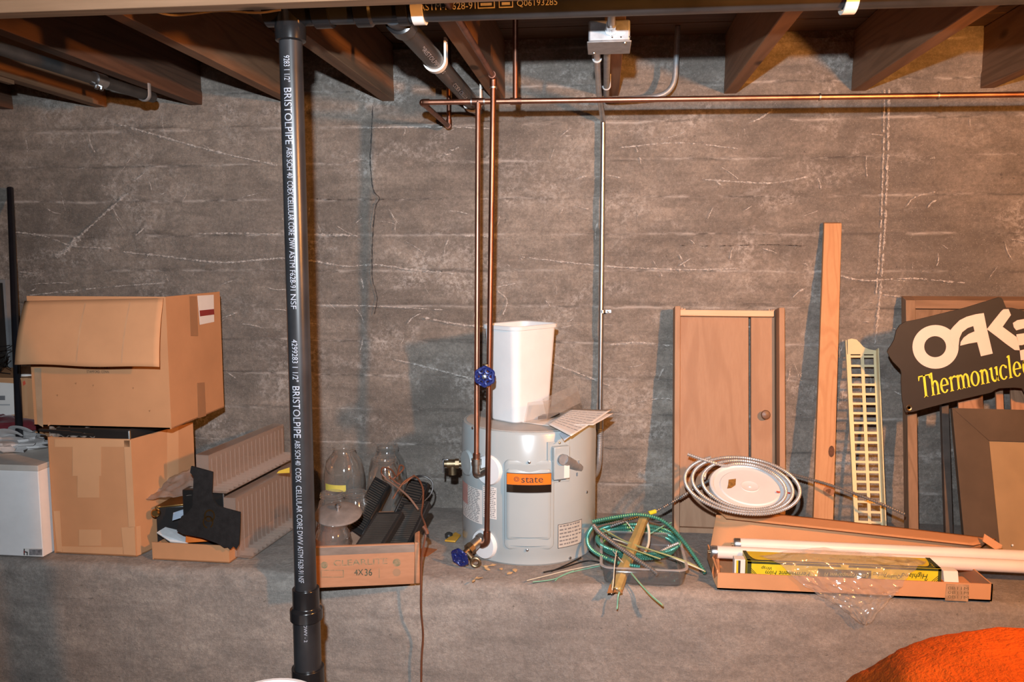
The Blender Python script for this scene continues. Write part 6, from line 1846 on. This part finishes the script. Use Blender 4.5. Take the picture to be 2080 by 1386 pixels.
# small cartons at its ends
sc = thing('small_carton', PY(1500, 1170, 2.24), 'little white printed carton at left end of the film box', 'box')
o_ = PY(1492, 1166, 2.225)
MB().box(o_.x, yL - .004, 2.23, 2.26, zf + .005, PY(1500, 1137, 2.23).z).build('box_body', M_PAPER, sc, bevel=.001)
MB().box(o_.x + .010, o_.x + .016, 2.2288, 2.2298, zf + .02, PY(1500, 1139, 2.23).z).build('dark_stripe', M_INK, sc, smooth=False)
MB().box(o_.x + .005, o_.x + .010, 2.2288, 2.2298, zf + .02, PY(1500, 1139, 2.23).z).build('yellow_stripe', M_YELLOW, sc, smooth=False)
o = MB().obox(PY(1918, 1183, 2.23), PY(1948, 1184, 2.23) - PY(1918, 1183, 2.23), (0, .03, 0), PY(1916, 1160, 2.24) - PY(1918, 1183, 2.23)).build('white_packet', M_PAPER, None, bevel=.001); tag(o, 'small white packet at the right end of the film box', 'packet')
# clear film draped over the box and the ledge
rowsF = [[(1540, 1128, 2.262), (1640, 1112, 2.280), (1720, 1116, 2.280), (1820, 1128, 2.270), (1880, 1138, 2.262)],
         [(1580, 1142, 2.212), (1650, 1138, 2.214), (1720, 1144, 2.212), (1790, 1150, 2.212), (1850, 1160, 2.214)],
         [(1615, 1176, 2.196), (1670, 1178, 2.192), (1720, 1180, 2.190), (1770, 1182, 2.192), (1830, 1190, 2.197)],
         [(1660, 1205, 2.192), (1695, 1208, 2.186), (1735, 1210, 2.182), (1775, 1212, 2.184), (1815, 1206, 2.190)],
         [(1700, 1228, 2.178), (1722, 1232, 2.172), (1745, 1234, 2.170), (1775, 1232, 2.172), (1800, 1222, 2.178)],
         [(1742, 1262, 2.166), (1748, 1264, 2.165), (1754, 1266, 2.164), (1758, 1266, 2.165), (1764, 1262, 2.166)]]
G = [[PY(*p) for p in r] for r in rowsF]
rows_s = [curve_pts(r, 10) for r in G]
cols = list(zip(*rows_s)); cols = [curve_pts(list(c_), 10) for c_ in cols]
nu_, nv_ = len(cols), len(cols[0])
m = MB(); vs = []
for j in range(nv_):
    for i in range(nu_):
        p = cols[i][j]; q = Vector((i * .16, j * .16, 0))
        vs.append(p + Vector((0, -.005 - .014 * abs(noise.noise(q * 1.1)) - .004 * noise.noise(q * 2.4 + Vector((5, 0, 0))), .004 * noise.noise(q * 2 + Vector((0, 7, 0))))))
m.add(vs, [(j * nu_ + i, j * nu_ + i + 1, (j + 1) * nu_ + i + 1, (j + 1) * nu_ + i) for j in range(nv_ - 1) for i in range(nu_ - 1)])
o = m.build('plastic_film', M_FILM, None, angle=25); tag(o, 'crinkled clear film draped over yellow box and ledge edge', 'film')

# ================================================================== white lid and steel cable coil
lc = PY(1523, 990, 2.49)
axl = Vector((.02, -.36, 1)).normalized()
wl = thing('bucket_lid', lc, 'round white bucket lid resting on the lamp carton', 'lid')
LR = .117
MB().lathe([(LR, -.016), (LR + .004, -.014), (LR + .004, .004), (LR + .001, .007), (LR - .006, .006), (LR - .010, .000), (LR - .026, -.001), (LR - .030, .002), (.028, .002), (.026, .0035), (.022, .002), (.005, .002), (.003, .005), (0, .005)], lc, axl, 56).build('lid_disc', M_WHITEP, wl)
ul = Vector((1, 0, 0)); ul = (ul - axl * ul.dot(axl)).normalized(); wl2 = axl.cross(ul)
def lidp(px_, py_, h=.0):
    return on_plane(px_, py_, lc + axl * h, axl)
st_px = [(1479, 985), (1480, 975), (1495, 973), (1494, 986), (1485, 992), (1477, 993)]
MB().prism([lidp(x, y, .0028) for x, y in st_px], axl * .0004).build('brown_sticker', mat('brown_sticker', (.42, .22, .05), .6, var=.3, scale=120), wl, smooth=False)
for x, y in ((1577, 998), (1598, 1000)):
    MB().prism([lidp(x, y, .008), lidp(x + 8, y + 1, .008), lidp(x + 7, y + 4, .008), lidp(x, y + 3, .008)], axl * .0006).build('red_mark', M_WR, wl, smooth=False)
cp_ = []
def ell(cx, cy, rx, ry, a0, a1, h, n=26):
    return [lidp(cx + rx * math.cos(math.radians(a0 + (a1 - a0) * k / n)), cy + ry * math.sin(math.radians(a0 + (a1 - a0) * k / n)), h + .004 * k / n) for k in range(n + 1)]
path = [lidp(1397, 923, .040), lidp(1422, 932, .034), lidp(1452, 941, .026)]
NT = 84
for k in range(NT + 1):
    t = k / 28; a = math.radians(-118 + 360 * t)
    g_ = min(1, t / 2.6)
    rx = 70 + 42 * g_; ry = 47 + 15 * g_
    path.append(lidp(1516 - 8 * g_ + 3 * math.sin(a * 1.7), 986 - 4 * g_, .015 + .010 * t) + axl * 0 if False else lidp(1516 - 8 * g_, 986 - 4 * g_, .014 + .004 * t) + ul * (rx / 1650 * 2.52 * math.cos(a)) - wl2 * (ry / 48 * .116 * math.sin(a) * 1.0))
armoured('armoured_cable', 'bright steel armoured cable coiled over the white lid', curve_pts(path, 5), .0056, M_STEEL)
armoured('armoured_cable', 'short steel offcut leaning at the left lid edge', curve_pts([lidp(1430, 972, .012), lidp(1434, 958, .012), lidp(1446, 946, .012)], 8), .0056, M_STEEL)

# ================================================================== foreground
M_ORC = mat('orange_plush', (.40, .070, .006), .95, var=.16, scale=9, bump=.8, bscale=160, bdist=.006, spec=.1)
sil = [PY(x, y, 1.34) for x, y in ((1690, 1400), (1712, 1345), (1760, 1318), (1850, 1302), (1960, 1272), (2080, 1265), (2300, 1262), (2500, 1290), (2620, 1400))]
def sil_z(x):
    if x <= sil[0].x: return sil[0].z
    for a, b_ in zip(sil, sil[1:]):
        if a.x <= x <= b_.x:
            t = (x - a.x) / (b_.x - a.x); t = t * t * (3 - 2 * t) if False else t
            return a.z + (b_.z - a.z) * t
    return sil[-1].z
def plush():
    m = MB(); nu, nv = 260, 150
    x0, x1, y0, y1 = sil[0].x - .035, sil[-1].x + .02, .72, 1.44
    def f(u, v):
        a = 2 * math.pi * u
        sx = math.copysign(abs(math.cos(a)) ** .28, math.cos(a)); sy = math.copysign(abs(math.sin(a)) ** .28, math.sin(a))
        cx, cy = (x0 + x1) / 2, (y0 + y1) / 2
        if v < .5:
            k = 1.0; zf_ = (v / .5) * .86
        else:
            t = (v - .5) / .5; k = max(0, 1 - t) ** .8; zf_ = .86 + .14 * math.sin(min(1, t * 2.2) * math.pi / 2)
        px_ = cx + sx * (x1 - x0) / 2 * k; py_ = cy + sy * (y1 - y0) / 2 * k
        p = Vector((px_, py_, sil_z(px_) * zf_))
        n1 = noise.noise(p * 5.0); n2 = noise.noise(p * 14)
        fold = noise.noise(Vector((p.x * 10, p.y * 10, p.z * 2)))
        d = Vector((sx * k, sy * k, 1 - k + .2)).normalized()
        n3 = noise.noise(p * 70); n4 = noise.noise(p * 150)
        p += d * (.010 * n1 + .006 * n2 + .016 * fold * k + .0022 * n3 + .0016 * n4)
        p.z = max(p.z, .0)
        return p
    m.grid(f, nu, nv)
    return m
o = plush().build('plush_blanket', M_ORC, None, angle=80)
tag(o, 'fuzzy bright orange blanket heaped in the right foreground', 'blanket')
wbk = PY(584, 1379, 1.58)
bk = thing('white_pail', (wbk.x, wbk.y - .09, 0), 'white round pail in front of the black stack, only its rim showing', 'pail')
zt_b = wbk.z
MB().lathe([(0, 0), (.085, 0), (.10, zt_b - .03), (.10, zt_b - .02)], (wbk.x, wbk.y - .10, 0), (0, 0, 1), 40).build('pail_body', M_WHITEP, bk)
MB().lathe([(.099, zt_b - .03), (.106, zt_b - .028), (.106, zt_b - .004), (.102, zt_b), (.094, zt_b), (.090, zt_b - .006), (0, zt_b - .006)], (wbk.x, wbk.y - .10, 0), (0, 0, 1), 40).build('pail_lid', M_WHITEP, bk)
